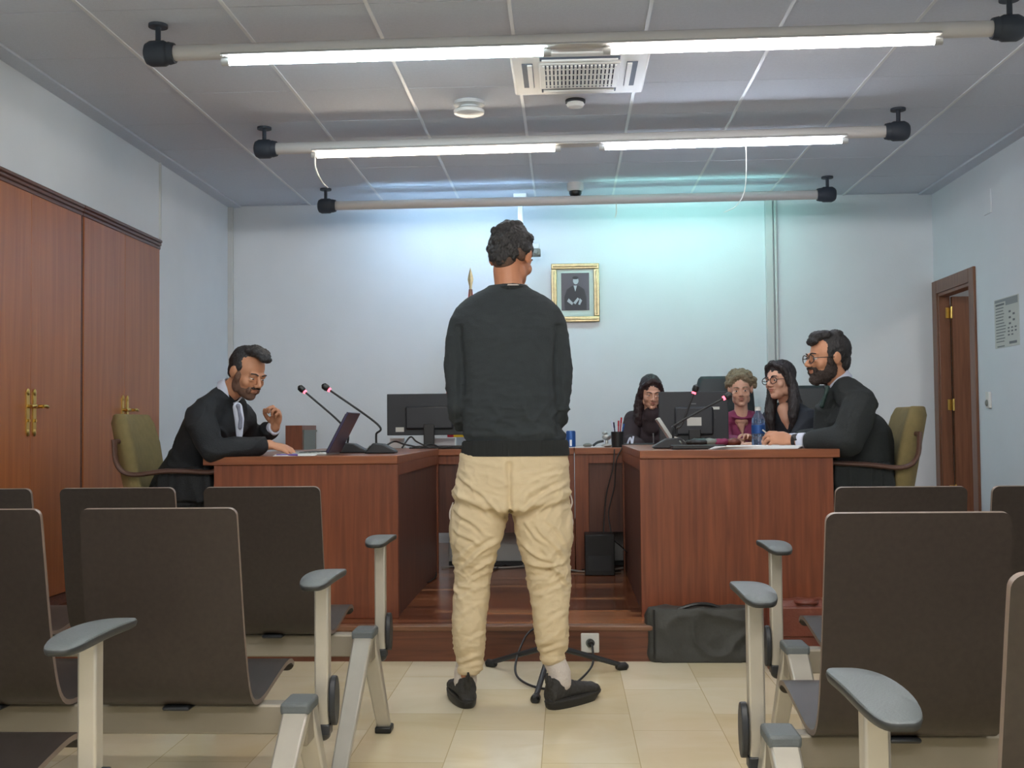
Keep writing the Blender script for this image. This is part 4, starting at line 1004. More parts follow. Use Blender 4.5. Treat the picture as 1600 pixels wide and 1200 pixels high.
# --- lawyer on the left
def A(px, py, Y): return at(px, py, Y)
Jl = dict(head=A(386, 584, 5.60), face=(.74, -.55, -.40), roll=-.06, neck=A(350, 618, 5.64), chest=A(333, 668, 5.66), pel=A(283, 768, 5.72),
          sh=[A(312, 654, 5.46), A(378, 656, 5.84)], el=[A(330, 704, 5.40), A(385, 692, 6.02)], wr=[A(421, 695, 5.56), A(430, 668, 5.86)],
          hand=[((.93, .12, -.22), (.1, -.3, .95), -1, (.55, .5, .5, .5), .3), ((.2, -.22, .95), (.6, .75, .1), 1, (1.15, 1.2, 1.25, 1.3), .7)],
          hip=[A(290, 772, 5.62), A(290, 772, 5.86)], knee=[V((-1.42, 5.66, .66)), V((-1.42, 5.92, .66))],
          ank=[V((-1.40, 5.68, .26)), V((-1.36, 5.94, .26))], toe=[V((-1.24, 5.68, .2)), V((-1.2, 5.94, .2))], base=V((A(283, 768, 5.72).x, 5.72, PZ)))
lw, H = person('lawyer with stubble in a black robe, leaning over papers with one hand raised', Jl, 'skin_warm', brow=True, lid=True, s=1.02)
hd2 = lambda a, b: (lambda c, n: wob(a, b, 40)(c, n) + wob(a + 3, b * .6, 110)(c, n))
soft('hair', H, lambda bm: (ell(bm, (0, -.028, .045), (.08, .09, .088), seg=28, ringsn=18), ell(bm, (0, -.066, -.005), (.062, .042, .055)), [ell(bm, (s * .068, -.008, .035), (.012, .04, .03)) for s in (-1, 1)],
      [ell(bm, (.018 * math.sin(k * 2.2), .07 - k * .016, .122 + .006 * math.sin(k * 1.3)), (.045, .032, .024)) for k in range(6)], ell(bm, (.0, .096, .112), (.038, .022, .02))), 'hair_dark', lw, .0038, 2, hd2(4, .003))
soft('stubble', H, lambda bm: (ell(bm, (0, .037, -.068), (.0535, .0515, .044)), ell(bm, (0, .066, -.089), (.032, .027, .024)), [ell(bm, (s * .0485, .010, -.052), (.0175, .036, .042)) for s in (-1, 1)], [ell(bm, (s * .064, .018, -.012), (.0125, .018, .034)) for s in (-1, 1)], [ell(bm, (s * .027, .082, -.056), (.010, .012, .018)) for s in (-1, 1)]), 'stubble', lw, .004, 3)
soft('moustache', H, lambda bm: [ell(bm, (s * .013, .096, -.040), (.017, .01, .0055)) for s in (-1, 1)], 'beard', lw, .003, 2)
cloth('robe', lambda bm: (robe_top(bm, Jl, slv=(.075, .068, .056, .05), wr_back=.05), seated_lower(bm, Jl), chain(bm, [A(275, 775, 5.6), A(330, 770, 5.6)], [.12, .10])), 'robe', lw, .008, 7, ridged(3, .008, 7, (1, 1, 1)))
# hanging robe skirt beside the seat
def drape(bm, pts, w, y0, y1):
    prism(bm, [V((p.x, y0, p.z)) for p in pts], (0, y1 - y0, 0))
cloth('robe_skirt', lambda bm: drape(bm, [A(248, 735, 5.5), A(332, 728, 5.5), A(334, 776, 5.5), A(320, 785, 5.5), A(246, 782, 5.5)], 0, 5.46, 5.56), 'robe', lw, .008, 8, ridged(9, .012, 9, (1.6, 1, .3)))
# shirt, collar, tie, cuff
def strip(pts, w, th, m, name, parent, seg=24, flat=.35):
    bm = new(); tube(bm, bez(pts, seg), w, 10, flat=flat); return obj(name, bm, m, parent)
collar(Jl, H, lw)
bm = new(); chain(bm, [A(371, 636, 5.49), A(374, 655, 5.49), A(374, 681, 5.5)], [.024, .024, .016], 14); o = obj('shirt_front', bm, 'shirt', lw); fuse(o, .005, 3)
bm = new(); chain(bm, [A(372, 634, 5.462), A(373, 640, 5.466), A(376, 654, 5.47), A(375, 668, 5.475)], [.012, .008, .010, .011], 10); o = obj('tie', bm, 'tie', lw); fuse(o, .0035, 2)
bm = new(); w_ = Jl['wr'][1]; e_ = Jl['el'][1]; dd = (e_ - w_).normalized(); cyl(bm, w_ + dd * .005, w_ + dd * .045, .036, .04); obj('shirt_cuff', bm, 'shirt', lw, bevel=.004)
bm = new(); w_ = Jl['wr'][0]; e_ = Jl['el'][0]; dd = (e_ - w_).normalized()
seated_shoes(Jl, lw)
# --- bearded lawyer on the right
Jr = dict(head=A(1293, 561, 5.75), face=(-.93, -.26, -.06), neck=A(1313, 602, 5.78), chest=A(1324, 652, 5.8), pel=A(1352, 768, 5.84),
          sh=[A(1322, 632, 6.0), A(1345, 632, 5.56)], el=[A(1300, 690, 6.05), A(1322, 690, 5.50)], wr=[A(1224, 688, 5.92), A(1236, 688, 5.66)],
          hand=[((-.9, -.25, .12), (.1, .9, .4), 1, (.7, .75, .8, .85), .5), ((-.93, .12, .18), (-.1, -.75, .6), 1, (.6, .65, .7, .75), .5)],
          hip=[A(1350, 775, 5.95), A(1350, 775, 5.72)], knee=[V((1.14, 6.0, .66)), V((1.14, 5.72, .66))],
          ank=[V((1.1, 6.0, .26)), V((1.1, 5.72, .26))], toe=[V((.95, 6.0, .2)), V((.95, 5.72, .2))], base=V((A(1352, 768, 5.84).x, 5.84, PZ)))
rw, H = person('bearded lawyer with round glasses in a black robe, hands joined on the desk', Jr, 'skin_warm', s=1.02)
soft('hair', H, lambda bm: (ell(bm, (0, -.030, .045), (.083, .094, .093), seg=28, ringsn=18), ell(bm, (0, -.072, -.012), (.064, .042, .062)), [ell(bm, (s * .070, .004, .03), (.013, .032, .036)) for s in (-1, 1)],
      [ell(bm, (.018 * math.sin(k * 2.2), .050 - k * .018, .112 + .005 * math.sin(k * 1.3)), (.048, .034, .027)) for k in range(7)], ell(bm, (.0, .074, .09), (.05, .02, .022))), 'hair_dark', rw, .0038, 2, hd2(6, .0035))
soft('beard', H, lambda bm: (ell(bm, (0, .038, -.074), (.055, .057, .048)), ell(bm, (0, .07, -.096), (.036, .033, .03)), [ell(bm, (s * .05, .014, -.05), (.02, .035, .048)) for s in (-1, 1)], [ell(bm, (s * .065, .016, -.008), (.0135, .02, .036)) for s in (-1, 1)], [ell(bm, (s * .027, .084, -.056), (.011, .013, .02)) for s in (-1, 1)], [ell(bm, (s * .014, .0965, -.041), (.018, .011, .007)) for s in (-1, 1)]), 'beard', rw, .004, 2, wob(5, .003, 90))
bm = new(); placed(bm, H, lambda: spec_prims(bm)); obj('glasses', bm, 'spec', rw)
cloth('robe', lambda bm: (robe_top(bm, Jr, r=(.15, .16, .155, .10), shr=.08, slv=(.085, .085, .08, .062), wr_back=.13), seated_lower(bm, Jr), chain(bm, [A(1350, 765, 5.75), A(1350, 690, 5.78)], [.15, .15]), chain(bm, [A(1296, 616, 5.74), A(1286, 645, 5.76), A(1290, 690, 5.78)], [.028, .05, .07])), 'robe2', rw, .008, 7, ridged(13, .009, 7, (1, 1, 1)))
cloth('robe_skirt', lambda bm: drape(bm, [A(1302, 722, 5.6), A(1390, 722, 5.6), A(1399, 757, 5.6), A(1392, 790, 5.6), A(1304, 790, 5.6)], 0, 5.58, 5.68), 'robe2', rw, .008, 8, ridged(19, .012, 9, (1.6, 1, .3)))
collar(Jr, H, rw)
bm = new(); chain(bm, [A(1293, 606, 5.70), A(1290, 616, 5.69), A(1284, 634, 5.70)], [.013, .01, .012], 10); o = obj('tie', bm, 'tieg', rw); fuse(o, .0035, 2)
for i in (0, 1):
    w_ = Jr['wr'][i]; e_ = Jr['el'][i]; dd = (e_ - w_).normalized(); bm = new(); cyl(bm, w_ + dd * .035, w_ + dd * .075, .036, .04); obj('shirt_cuff', bm, 'shirt', rw, bevel=.004)
w_ = Jr['wr'][1]; dd = (Jr['el'][1] - w_).normalized()
bm = new(); cyl(bm, w_ + dd * .01, w_ + dd * .028, .031); cyl(bm, w_ + dd * .018 + V((0, -.028, .012)), w_ + dd * .018 + V((0, -.038, .018)), .018); obj('wristwatch', bm, 'black', rw, bevel=.002)
seated_shoes(Jr, rw)
# --- woman with glasses and long dark hair
J2 = dict(head=A(1219, 596, 6.72), face=(-.72, -.62, -.02), roll=.08, neck=A(1232, 636, 6.78), chest=A(1243, 668, 6.82), pel=A(1275, 745, 6.85),
          sh=[A(1206, 654, 6.98), A(1262, 654, 6.64)], el=[A(1205, 692, 7.0), A(1245, 694, 6.6)], wr=[A(1182, 694, 6.9), A(1195, 695, 6.65)],
          hand=[((-.9, -.1, 0), (0, 0, 1), 1, (.3, .3, .35, .4), .3), ((-.9, .1, 0), (0, 0, 1), -1, (.3, .3, .35, .4), .3)],
          hip=[A(1270, 745, 6.95), A(1270, 745, 6.75)], knee=[V((1.14, 6.95, .64)), V((1.14, 6.72, .64))], ank=[V((1.1, 6.95, .26)), V((1.1, 6.72, .26))], toe=[V((.96, 6.95, .2)), V((.96, 6.72, .2))], base=V((A(1275, 745, 6.85).x, 6.85, PZ)))
for q in ('hip',):
    J2[q] = [V((v.x + .1, v.y, max(v.z, .64))) for v in J2[q]]
J2['pel'] = V((J2['pel'].x + .08, J2['pel'].y, .70))
w2_, H = person('woman with dark glasses and long dark hair in a dark jacket beside the bearded lawyer', J2, 'skin_pale', s=.94, fem=True, hair_m='hair_brown')
def longhair(bm, wave=0, L=.30):
    ell(bm, (0, -.022, .048), (.084, .1, .09), seg=28, ringsn=18); ell(bm, (0, -.06, -.05), (.078, .06, .1))
    for s in (-1, 1): chain(bm, [(s * .006, .056, .112), (s * .04, .056, .09), (s * .064, .034, .058), (s * .073, .014, .01)], [.022, .022, .02, .018], 10)
    for s in (-1, 1):
        ell(bm, (s * .072, -.01, .01), (.016, .05, .06))
        pts = [(s * .066, -.0, .03), (s * .08, -.014, -.04), (s * .088, -.01, -.10), (s * .092, .01 + wave, -.17), (s * .088, .02 + wave, -.23), (s * .082, .02, -L)]
        chain(bm, pts, [.03, .032, .036, .036, .032, .016], 12)
    chain(bm, [(0, -.075, -.05), (0, -.085, -.14), (0, -.08, -.24)], [.06, .07, .05])
soft('hair', H, lambda bm: longhair(bm), 'hair_brown', w2_, .0045, 3, hd2(14, .0025))
bm = new(); placed(bm, H, lambda: spec_prims(bm)); obj('glasses', bm, 'spec', w2_)
cloth('jacket', lambda bm: (robe_top(bm, J2, r=(.13, .13, .13, .09), shr=.062, slv=(.06, .056, .052, .045)), seated_lower(bm, J2)), 'blazer', w2_, .008, 6, ridged(21, .005, 8))
bm = new(); c0 = A(1226, 645, 6.60); chain(bm, [A(1226, 640, 6.72), A(1229, 654, 6.705), A(1233, 672, 6.70)], [.044, .034, .010], 12); o = obj('neckline', bm, 'skin_pale', w2_); fuse(o, .004, 3)
seated_shoes(J2, w2_)
# --- woman with curly hair
def front_person(label, hx, hy, Y, face, skin, pelx, roll=0, s=.94, shdx=30, shy=655, hands=None, **k):
    n = A(hx + 1, hy + 38, Y + .04)
    Yb = Y + .14
    J = dict(head=A(hx, hy, Y), face=face, roll=roll, neck=n, chest=A(pelx, hy + 62, Yb), pel=V((A(pelx, 700, Yb).x, Yb + .06, .70)),
             sh=[A(hx + 2 + shdx, shy, Yb), A(hx + 2 - shdx, shy, Yb)], base=V((A(pelx, 700, Yb).x, Yb, PZ)))
    J['el'] = hands['el']; J['wr'] = hands['wr']; J['hand'] = hands['hand']
    px = J['pel'].x; J['hip'] = [V((px + .09, Yb, .66)), V((px - .09, Yb, .66))]; J['knee'] = [V((px + .09, Yb - .38, .62)), V((px - .09, Yb - .38, .62))]
    J['ank'] = [V((px + .09, Yb - .36, .26)), V((px - .09, Yb - .36, .26))]; J['toe'] = [V((px + .09, Yb - .52, .2)), V((px - .09, Yb - .52, .2))]
    o, H = person(label, J, skin, s=s, fem=True, **k); return o, H, J
DZt = DT - .005
hn = dict(el=[A(1192, 690, 7.95), A(1135, 690, 7.95)], wr=[A(1176, 686, 7.62), A(1158, 690, 7.62)],
          hand=[((-.6, -.6, .35), (.3, .3, .9), 1, (.5, .5, .6, .6), .4), ((-.3, -.9, -.05), (0, -.1, 1), -1, (.3, .35, .4, .45), .3)])
w1, H, J1 = front_person('woman with curly blonde hair in a magenta blouse behind the water bottle', 1157, 610, 8.02, (-.12, -.97, -.12), 'skin_pale', 1162, roll=.05, hands=hn, hair_m='hair_curly', shy=660, s=.98)
rc_ = random.Random(5)
def curls(bm):
    ell(bm, (0, -.024, .05), (.084, .098, .088), seg=24, ringsn=16)
    for s in (-1, 1): chain(bm, [(s * .012, .06, .108), (s * .04, .054, .09), (s * .066, .03, .055)], [.022, .022, .02], 10)
    for k in range(70):
        a = rc_.uniform(0, 2 * PI); e = rc_.uniform(-.15, 1.3)
        x, y, z = .092 * math.cos(e) * math.cos(a), -.03 + .098 * math.cos(e) * math.sin(a), .045 + .095 * math.sin(e)
        if y > .04 and z < .1: continue
        ell(bm, (x, y, z), rc_.uniform(.014, .024), seg=10, ringsn=6)
    for k in range(26):
        ell(bm, (-.07 + .10 * rc_.random(), -.06 + .05 * rc_.random(), .10 + .035 * rc_.random()), rc_.uniform(.016, .026), seg=10, ringsn=6)
    for k in range(16): ell(bm, (-.085 - .02 * rc_.random(), -.05 + .03 * rc_.random(), .02 + .07 * rc_.random()), rc_.uniform(.013, .022), seg=10, ringsn=6)
soft('hair', H, curls, 'hair_curly', w1, .0042, 1, hd2(24, .004))
cloth('blouse', lambda bm: (robe_top(bm, J1, r=(.13, .13, .13, .09), shr=.058, slv=(.055, .05, .046, .04)), seated_lower(bm, J1)), 'magenta', w1, .008, 6, ridged(31, .004, 10))
bm = new(); Yn = J1['chest'].y - .115; chain(bm, [A(1157, 645, Yn + .03), A(1157, 653, Yn + .015), A(1158, 663, Yn + .008), A(1160, 676, Yn + .003)], [.05, .044, .030, .010], 12); o = obj('neckline', bm, 'skin_pale', w1); fuse(o, .004, 3)
seated_shoes(J1, w1)
# --- woman with long auburn hair
hn = dict(el=[A(1056, 690, 7.98), A(984, 690, 7.98)], wr=[A(1042, 697, 7.72), A(1000, 697, 7.72)],
          hand=[((-.3, -.9, -.05), (0, 0, 1), 1, (.4, .4, .45, .5), .3), ((.3, -.9, -.05), (0, 0, 1), -1, (.4, .4, .45, .5), .3)])
w0, H, J0 = front_person('woman with long dark auburn hair in a dark zipped top, looking down at the desk', 1017, 614, 8.02, (.10, -.93, -.30), 'skin_pale', 1019, hands=hn, hair_m='hair_auburn', lid=True, shy=657, shdx=30)
soft('hair', H, lambda bm: longhair(bm, .0, .2), 'hair_auburn', w0, .0045, 3, hd2(34, .003))
cloth('top', lambda bm: (robe_top(bm, J0, r=(.14, .14, .13, .09), shr=.07, slv=(.066, .062, .055, .045)), seated_lower(bm, J0), chain(bm, [A(1019, 668, 8.08), A(1019, 655, 8.07), A(1018, 647, 8.04)], [.07, .066, .06])), 'brownsw', w0, .008, 6, ridged(41, .005, 8))
bm = new(); Yn = J0['chest'].y - .128; tube(bm, [A(1019, 648, Yn + .03), A(1020, 665, Yn - .004), A(1021, 685, Yn - .006), A(1021, 697, Yn)], .0045, 8); obj('zip', bm, 'zip', w0)
seated_shoes(J0, w0)
exec_chair('black office chair behind the curly haired woman, its back showing over the monitor', (at(1124, 600, 8.5).x + .05, 8.32, PZ), -PI / 2, h=1.27)
exec_chair('black office chair behind the woman with glasses', (1.60, 7.06, PZ), -PI / 2 - .05, h=1.15)
# ================================================================ things on and under the desks
# gooseneck microphones
def mic(label, head, base_p, rz, z0, mid=None):
    t = thing('gooseneck_microphone', label, 'microphone', (base_p.x, base_p.y, z0), 0, group='gooseneck microphones on the desks')
    bm = new(); d = V((math.cos(rz), math.sin(rz), 0)); x = V((-d.y, d.x, 0)); B = V((base_p.x, base_p.y, z0))
    prof = [(-.085, .002), (-.085, .014), (-.02, .05), (.03, .055), (.06, .02), (.075, .002)]
    prism(bm, [B + d * u - x * .055 + V((0, 0, w)) for u, w in prof], x * .11); obj('base', bm, 'dark', t, bevel=.008)
    neck0 = B + d * .02 + V((0, 0, .05)); pts = [neck0, neck0 + V((0, 0, .05))] + ([mid] if mid else []) + [head]
    bm = new(); tube(bm, bez(pts, 30), .0055, 8); nk = obj('gooseneck', bm, 'black', t)
    hd = (head - (mid or neck0)).normalized()
    bm = new(); cyl(bm, head - hd * .012, head - hd * .002, .011); obj('light_ring', bm, 'red', nk)
    bm = new(); tube(bm, [head - hd * .004, head, head + hd * .01, head + hd * .03, head + hd * .04], [.008, .014, .018, .017, .006], 14); obj('mic_head', bm, 'black', nk)
    bm = new(); cyl(bm, B + d * .055 + V((0, 0, .03)), B + d * .06 + V((0, 0, .034)), .012); obj('button', bm, 'cabgrey', t)
mic('left of two gooseneck microphones beside the laptop, rising from behind its lid', at(475, 611, 6.05), at(549, 700, 6.05), PI, DT, at(528, 657, 6.05))
mic('gooseneck microphone with a red ring just right of the laptop', at(513, 608, 5.85), at(594, 700, 5.85), PI, DT, at(590, 663, 5.85))
mic('gooseneck microphone rising almost straight in front of the right monitor', at(1085, 612, 6.0), at(1052, 694, 6.0), .1, DTR, at(1066, 662, 6.0))
mic('gooseneck microphone leaning right toward the curly haired woman', at(1133, 621, 5.85), at(1046, 697, 5.8), .0, DTR, at(1058, 662, 5.83))
# laptop on the left wing
hx0, hx1 = atz(509, 707, DT + .012), atz(534, 704, DT + .012)
yA, yB = 5.56, 5.88
P = lambda px, py, Y: at(px, py, Y)
t = thing('laptop', 'open laptop with a dark lid painted with purplish reflections in front of the lawyer', 'laptop', (P(512, 706, yA).x, (yA + yB) / 2, DT))
a, b = P(509, 707, yA), P(537, 653, yA); xh = a.x; L = (b - a); L = V((L.x, 0, L.z)).normalized() * .225
bm = new(); prism(bm, [V((xh, yA, DT + .014)), V((xh, yA, DT + .014)) + L, V((xh + .01, yA, DT + .01)) + L, V((xh + .012, yA, DT + .01))], (0, yB - yA, 0)); lid = obj('lid', bm, 'laptop', t, bevel=.002)
bm = new(); nrm = V((-L.z, 0, L.x)).normalized(); o_ = V((xh - .0008, yA + .012, DT + .02)); prism(bm, [o_, o_ + L * .92, o_ + L * .92 + V((0, yB - yA - .024, 0)), o_ + V((0, yB - yA - .024, 0))], nrm * .001); obj('screen', bm, 'black', lid, smooth=False)
bm = new(); box(bm, (xh - .225, yA, DT), (xh + .005, yB, DT + .014)); k_ = obj('keyboard_base', bm, 'silver', t, bevel=.003)
bm = new()
for i in range(5):
    for j in range(13): bxc(bm, (xh - .04 - i * .022, yA + .025 + j * .0225, DT + .0155), (.018, .018, .003))
obj('keys', bm, 'black', k_, smooth=False)
def sheets(label, c, sz, rz, z, n=1, name='paper_sheet', m='paper', cat='paper', grp=None):
    bm = new()
    for i in range(n):
        Mx = Matrix.Translation((c[0] + .004 * i, c[1] + .003 * i, z + .002 + .003 * i)) @ Matrix.Rotation(rz + .06 * i, 4, 'Z'); bxc(bm, (0, 0, 0), (sz[0], sz[1], .0025), m=Mx)
    o = obj(name, bm, m, origin=(c[0], c[1], z)); return tag(o, label, cat, grp)
p = atz(500, 708, DT); 
sheets('white paper under the lawyer hand, in front of the laptop', (at(462, 708, 5.52).x, 5.5), (.20, .15), .2, DT, 2)
bm = new(); c = at(450, 709, 5.44); tube(bm, [V((c.x - .05, 5.42, DT + .006)), V((c.x + .05, 5.43, DT + .006))], .005, 8); tag(obj('pen', bm, mat('pen_purple', (96, 70, 150), .4), origin=(c.x, 5.42, DT)), 'purple pen lying at the front edge of the left desk', 'pen')
# monitors
def monitor(label, cpx, y0px, y1px, wpx, Y, zt, rz, stickers, m='screenback'):
    c = at(cpx, (y0px + y1px) / 2, Y); k = Y / FPX; w = wpx * k; h = (y1px - y0px) * k
    t = thing('monitor', label, 'monitor', (c.x, Y, zt), rz, group=None)
    bm = new(); box(bm, (-w / 2, 0, c.z - zt - h / 2), (w / 2, .022, c.z - zt + h / 2)); body = obj('back_cover', bm, m, t, world=False, bevel=.004)
    bm = new(); box(bm, (-w / 2, .02, c.z - zt - h / 2), (w / 2, .03, c.z - zt + h / 2)); obj('bezel', bm, 'black', t, world=False, bevel=.003)
    bm = new(); box(bm, (-w * .28, -.022, c.z - zt - h * .36), (w * .28, .002, c.z - zt + h * .2)); obj('rear_bulge', bm, m, t, world=False, bevel=.012)
    bm = new(); box(bm, (-.035, -.04, .012), (.035, -.018, c.z - zt - h * .24)); obj('stand_column', bm, 'black', t, world=False, bevel=.004)
    bm = new(); box(bm, (-.12, -.12, 0), (.12, .09, .012)); obj('stand_base', bm, 'black', t, world=False, bevel=.006)
    for (u, v, sw, sh, mm) in stickers:
        bm = new(); yy = -.0235 if abs(u) < .28 and -.36 < v < .2 else -.0015
        box(bm, (w * u - sw / 2, yy, c.z - zt + h * v - sh / 2), (w * u + sw / 2, yy + .001, c.z - zt + h * v + sh / 2)); obj('sticker', bm, mm, body, world=False, smooth=False)
    return t
monitor('dark computer monitor seen from behind, left of the standing man', 671, 615, 680, 134, 7.42, DT - .005, 0, [(-.35, -.36, .055, .03, 'poster'), (.0, -.4, .03, .01, 'ink')])
monitor('dark computer monitor with two pale stickers, seen from behind in front of the women', 1084, 612, 691, 107, 6.85, DTR, 0, [(.0, -.09, .085, .05, 'poster'), (.3, .17, .06, .016, 'poster'), (.0, .26, .03, .006, 'ink')])
# keyboard & papers & oddments, left back
def oddbox(name, label, cat, c, s, m, rz=0, bev=.004, grp=None):
    bm = new(); bxc(bm, (0, 0, 0), s, m=Matrix.Translation(c) @ Matrix.Rotation(rz, 4, 'Z')); o = obj(name, bm, m, bevel=bev, origin=(c[0], c[1], c[2] - s[2] / 2)); return tag(o, label, cat, grp)
DB = DT - .005
for px, w, lb, m in ((620, .05, 'white card box left of the left monitor stand', 'paper'), (687, .16, 'pale paper tray behind the left monitor stand', 'paper')):
    c = at(px, 690, 7.62); oddbox('paper_box', lb, 'box', (c.x, 7.66, DB + .035), (w + .05, .06, .07), m)
oddbox('keyboard', 'black keyboard lying below the left monitor', 'keyboard', (at(690, 696, 7.25).x, 7.25, DB + .012), (.34, .11, .02), 'black')
oddbox('keyboard', 'black keyboard lying on the right desk behind the white papers', 'keyboard', (at(1090, 699, 5.62).x, 5.6, DTR + .011), (.26, .11, .02), 'black')
# tangled cables on left wing
rr = random.Random(11)
for k, (pts, lb) in enumerate([([(600, 698), (615, 690), (632, 694), (650, 698)], 'looped black cable between the microphone and left monitor'), ([(628, 700), (640, 683), (652, 690), (672, 700)], 'black cable arching in front of the left monitor'), ([(655, 700), (672, 694), (690, 699), (705, 698)], 'flat black cable in front of the left keyboard')]):
    Yc = 6.3 + .3 * k; wire([V((at(x, y, Yc).x, Yc + .03 * math.sin(i * 2), max(DT + .006, at(x, y, Yc).z))) for i, (x, y) in enumerate(pts)], .005, lb, 'cable', group='cables on the left desk wing')
# wooden cabinet by the back wall
a, b = at(446, 665, 8.6), at(495, 665, 8.6)
t = thing('filing_cabinet', 'low wooden cabinet with a grey shutter front behind the lawyer with the laptop', 'cabinet', ((a.x + b.x) / 2, 8.75, PZ))
bm = new(); xm_ = at(472, 665, 8.6).x
xm_ = at(472, 665, 8.45).x; box(bm, (at(446, 665, 8.45).x, 8.45, PZ), (xm_, 8.93, a.z))
obj('body', bm, 'desk', t)
bm = new(); box(bm, (xm_, 8.49, PZ + .03), (xm_ + .006, 8.89, a.z - .05)); box(bm, (xm_, 8.47, a.z - .05), (xm_ + .012, 8.91, a.z - .035)); obj('shutter', bm, 'cabgrey', t)
# things on the right back desk
def cupat(px, Y): return V((at(px, 690, Y).x, Y, DB))
p = cupat(892, 7.4); t = thing('drink_can', 'blue can standing by the right elbow of the standing man', 'can', p)
bm = new(); lathe(bm, [(0, .003), (.026, 0), (.031, .006), (.031, .1), (.026, .108), (.0, .106)], p); obj('body', bm, 'blue', t)
bm = new(); box(bm, (p.x - .008, p.y - .0325, p.z + .01), (p.x + .006, p.y - .031, p.z + .05)); obj('print', bm, 'paper', t)
p = cupat(877, 7.5); t = thing('mug', 'dark mug half hidden behind the sweatshirt hem of the man', 'mug', p)
bm = new(); lathe(bm, [(0, 0), (.036, 0), (.038, .09), (.034, .09), (.032, .01), (0, .01)], p); mg = obj('body', bm, 'cabgrey', t)
bm = new(); tube(bm, bez([p + V((.036, 0, .075)), p + V((.06, 0, .07)), p + V((.06, 0, .03)), p + V((.036, 0, .02))], 12), .005, 8); obj('handle', bm, 'dark', t)
p = cupat(918, 7.35); bm = new(); ell(bm, p + V((0, 0, .014)), (.03, .03, .014)); tag(obj('round_stone', bm, 'cabgrey', origin=p), 'small round grey paperweight on the back desk right of the blue can', 'paperweight')
p = cupat(903, 7.3); sheets('flat pale papers under the small grey paperweight', (p.x + .02, 7.42), (.3, .2), .05, DB, 1)
p = cupat(948, 7.45); t = thing('tape_dispenser', 'small silver desk ornament left of the pen cup', 'ornament', p)
bm = new(); ell(bm, p + V((0, 0, .01)), (.035, .03, .012)); cyl(bm, p + V((0, 0, .01)), p + V((0, 0, .05)), .012, .008); obj('stand', bm, 'silver', t)
bm = new(); ell(bm, p + V((0, 0, .065)), (.03, .02, .022)); ell(bm, p + V((-.012, -.005, .09)), (.018, .014, .012)); obj('ornament_top', bm, 'silver', t)
bm = new(); tube(bm, bez([p + V((-.02, 0, .04)), p + V((-.06, 0, .03)), p + V((-.09, 0, .008))], 8), .008, 8); obj('tail', bm, 'dark', t)
p = cupat(965, 7.3); t = thing('pen_cup', 'black mesh pen cup on the back desk before the auburn haired woman', 'pen cup', p)
bm = new(); lathe(bm, [(0, 0), (.038, 0), (.042, .1), (.038, .1), (.035, .008), (0, .008)], p); obj('cup', bm, 'black', t)
for dx, dy, hh, m, lb in ((-.025, 0, .17, 'shirt', 'pale pen leaning left in the pen cup'), (-.015, .015, .16, 'laptop', 'purple pen at the left side of the pen cup'), (.005, -.01, .17, 'redflag', 'short red pen in the pen cup'), (.018, .01, .19, 'redflag', 'tall red pen in the pen cup'), (.028, 0, .15, 'blue', 'blue pen leaning right in the pen cup')):
    bm = new(); q = p + V((dx * .5, dy * .5, .012)); e = p + V((dx * 1.5, dy, hh)); tube(bm, [q, e - (e - q).normalized() * .03, e], [.004, .004, .003], 8); cyl(bm, e - (e - q).normalized() * .035, e, .0055)
    tag(obj('pen', bm, m, origin=q), lb, 'pen', 'pens in the cup')
p = cupat(985, 7.3); bm = new(); tube(bm, bez([p + V((-.02, 0, .02)), p + V((0, 0, .06)), p + V((.01, 0, .02)), p + V((.02, 0, .07))], 16), .006, 8); tag(obj('tissue', bm, 'shirt', origin=p), 'crumpled pale blue tissue right of the pen cup', 'tissue')
for px, py, w, lb, m in ((990, 696, .26, 'dark folder lying under the hands of the auburn haired woman', 'black'), (1012, 699, .2, 'white sheet lying in front of the dark folder', 'paper')):
    c = at(px, py, 7.35 if w > .22 else 7.22); oddbox('folder' if m == 'black' else 'paper_sheet', lb, 'folder' if m == 'black' else 'paper', (c.x, c.y, DB + (.012 if w > .22 else .004)), (w, .14, .022 if w > .22 else .006), m)
# tablet leaning, on the right wing
a, b = at(1031, 652, 5.95), at(1052, 684, 5.95)
t = thing('desk_phone_display', 'small pale framed display leaning back at the corner of the right desk', 'display', (b.x, 5.95, DTR))
bm = new(); d = (a - b).normalized(); n_ = V((d.z, 0, -d.x)); prism(bm, [b, a, a + n_ * -.02, b + n_ * -.02], (0, .12, 0)); obj('frame', bm, 'silver', t, bevel=.003)
bm = new(); prism(bm, [V((b.x - .005, 5.96, b.z + .01)), V((b.x + .03, 5.96, b.z - .0)), V((b.x + .05, 5.96, DTR)), V((b.x - .045, 5.96, DTR))], (0, .1, 0)); obj('stand', bm, 'alu', t, bevel=.003)
# papers and clutter on right wing
sheets('stack of white papers spread on the front of the right desk', (at(1165, 700, 5.72).x, 5.62), (.42, .24), .05, DTR, 5)
sheets('white sheet beneath the joined hands of the bearded lawyer', (at(1215, 700, 5.8).x, 5.76), (.24, .20), -.2, DTR, 2)
bm = new(); c = at(1120, 690, 6.3); rq = random.Random(3)
for px, py, w, lb, m, nm in ((1093, 690, .09, 'black leather case among the clutter behind the right microphones', 'black', 'glasses_case'), (1110, 688, .06, 'crumpled grey wrapper beside the black case', 'cabgrey', 'wrapper'), (1125, 689, .06, 'small magenta purse right of the grey wrapper', 'magenta', 'purse'), (1146, 691, .05, 'small dark red box next to the magenta purse', 'bagbrown', 'small_box')):
    q = at(px, py, 6.35); bm = new(); ell(bm, (q.x, 6.35, DTR + .022), (w * .9, .05, .022), seg=14, ringsn=8); o = obj(nm, bm, m, origin=(q.x, 6.35, DTR)); fuse(o, .006, 2, wob(px, .006, 30)); tag(o, lb, nm.replace('_', ' '))
bm = new(); q = at(1185, 672, 6.15)
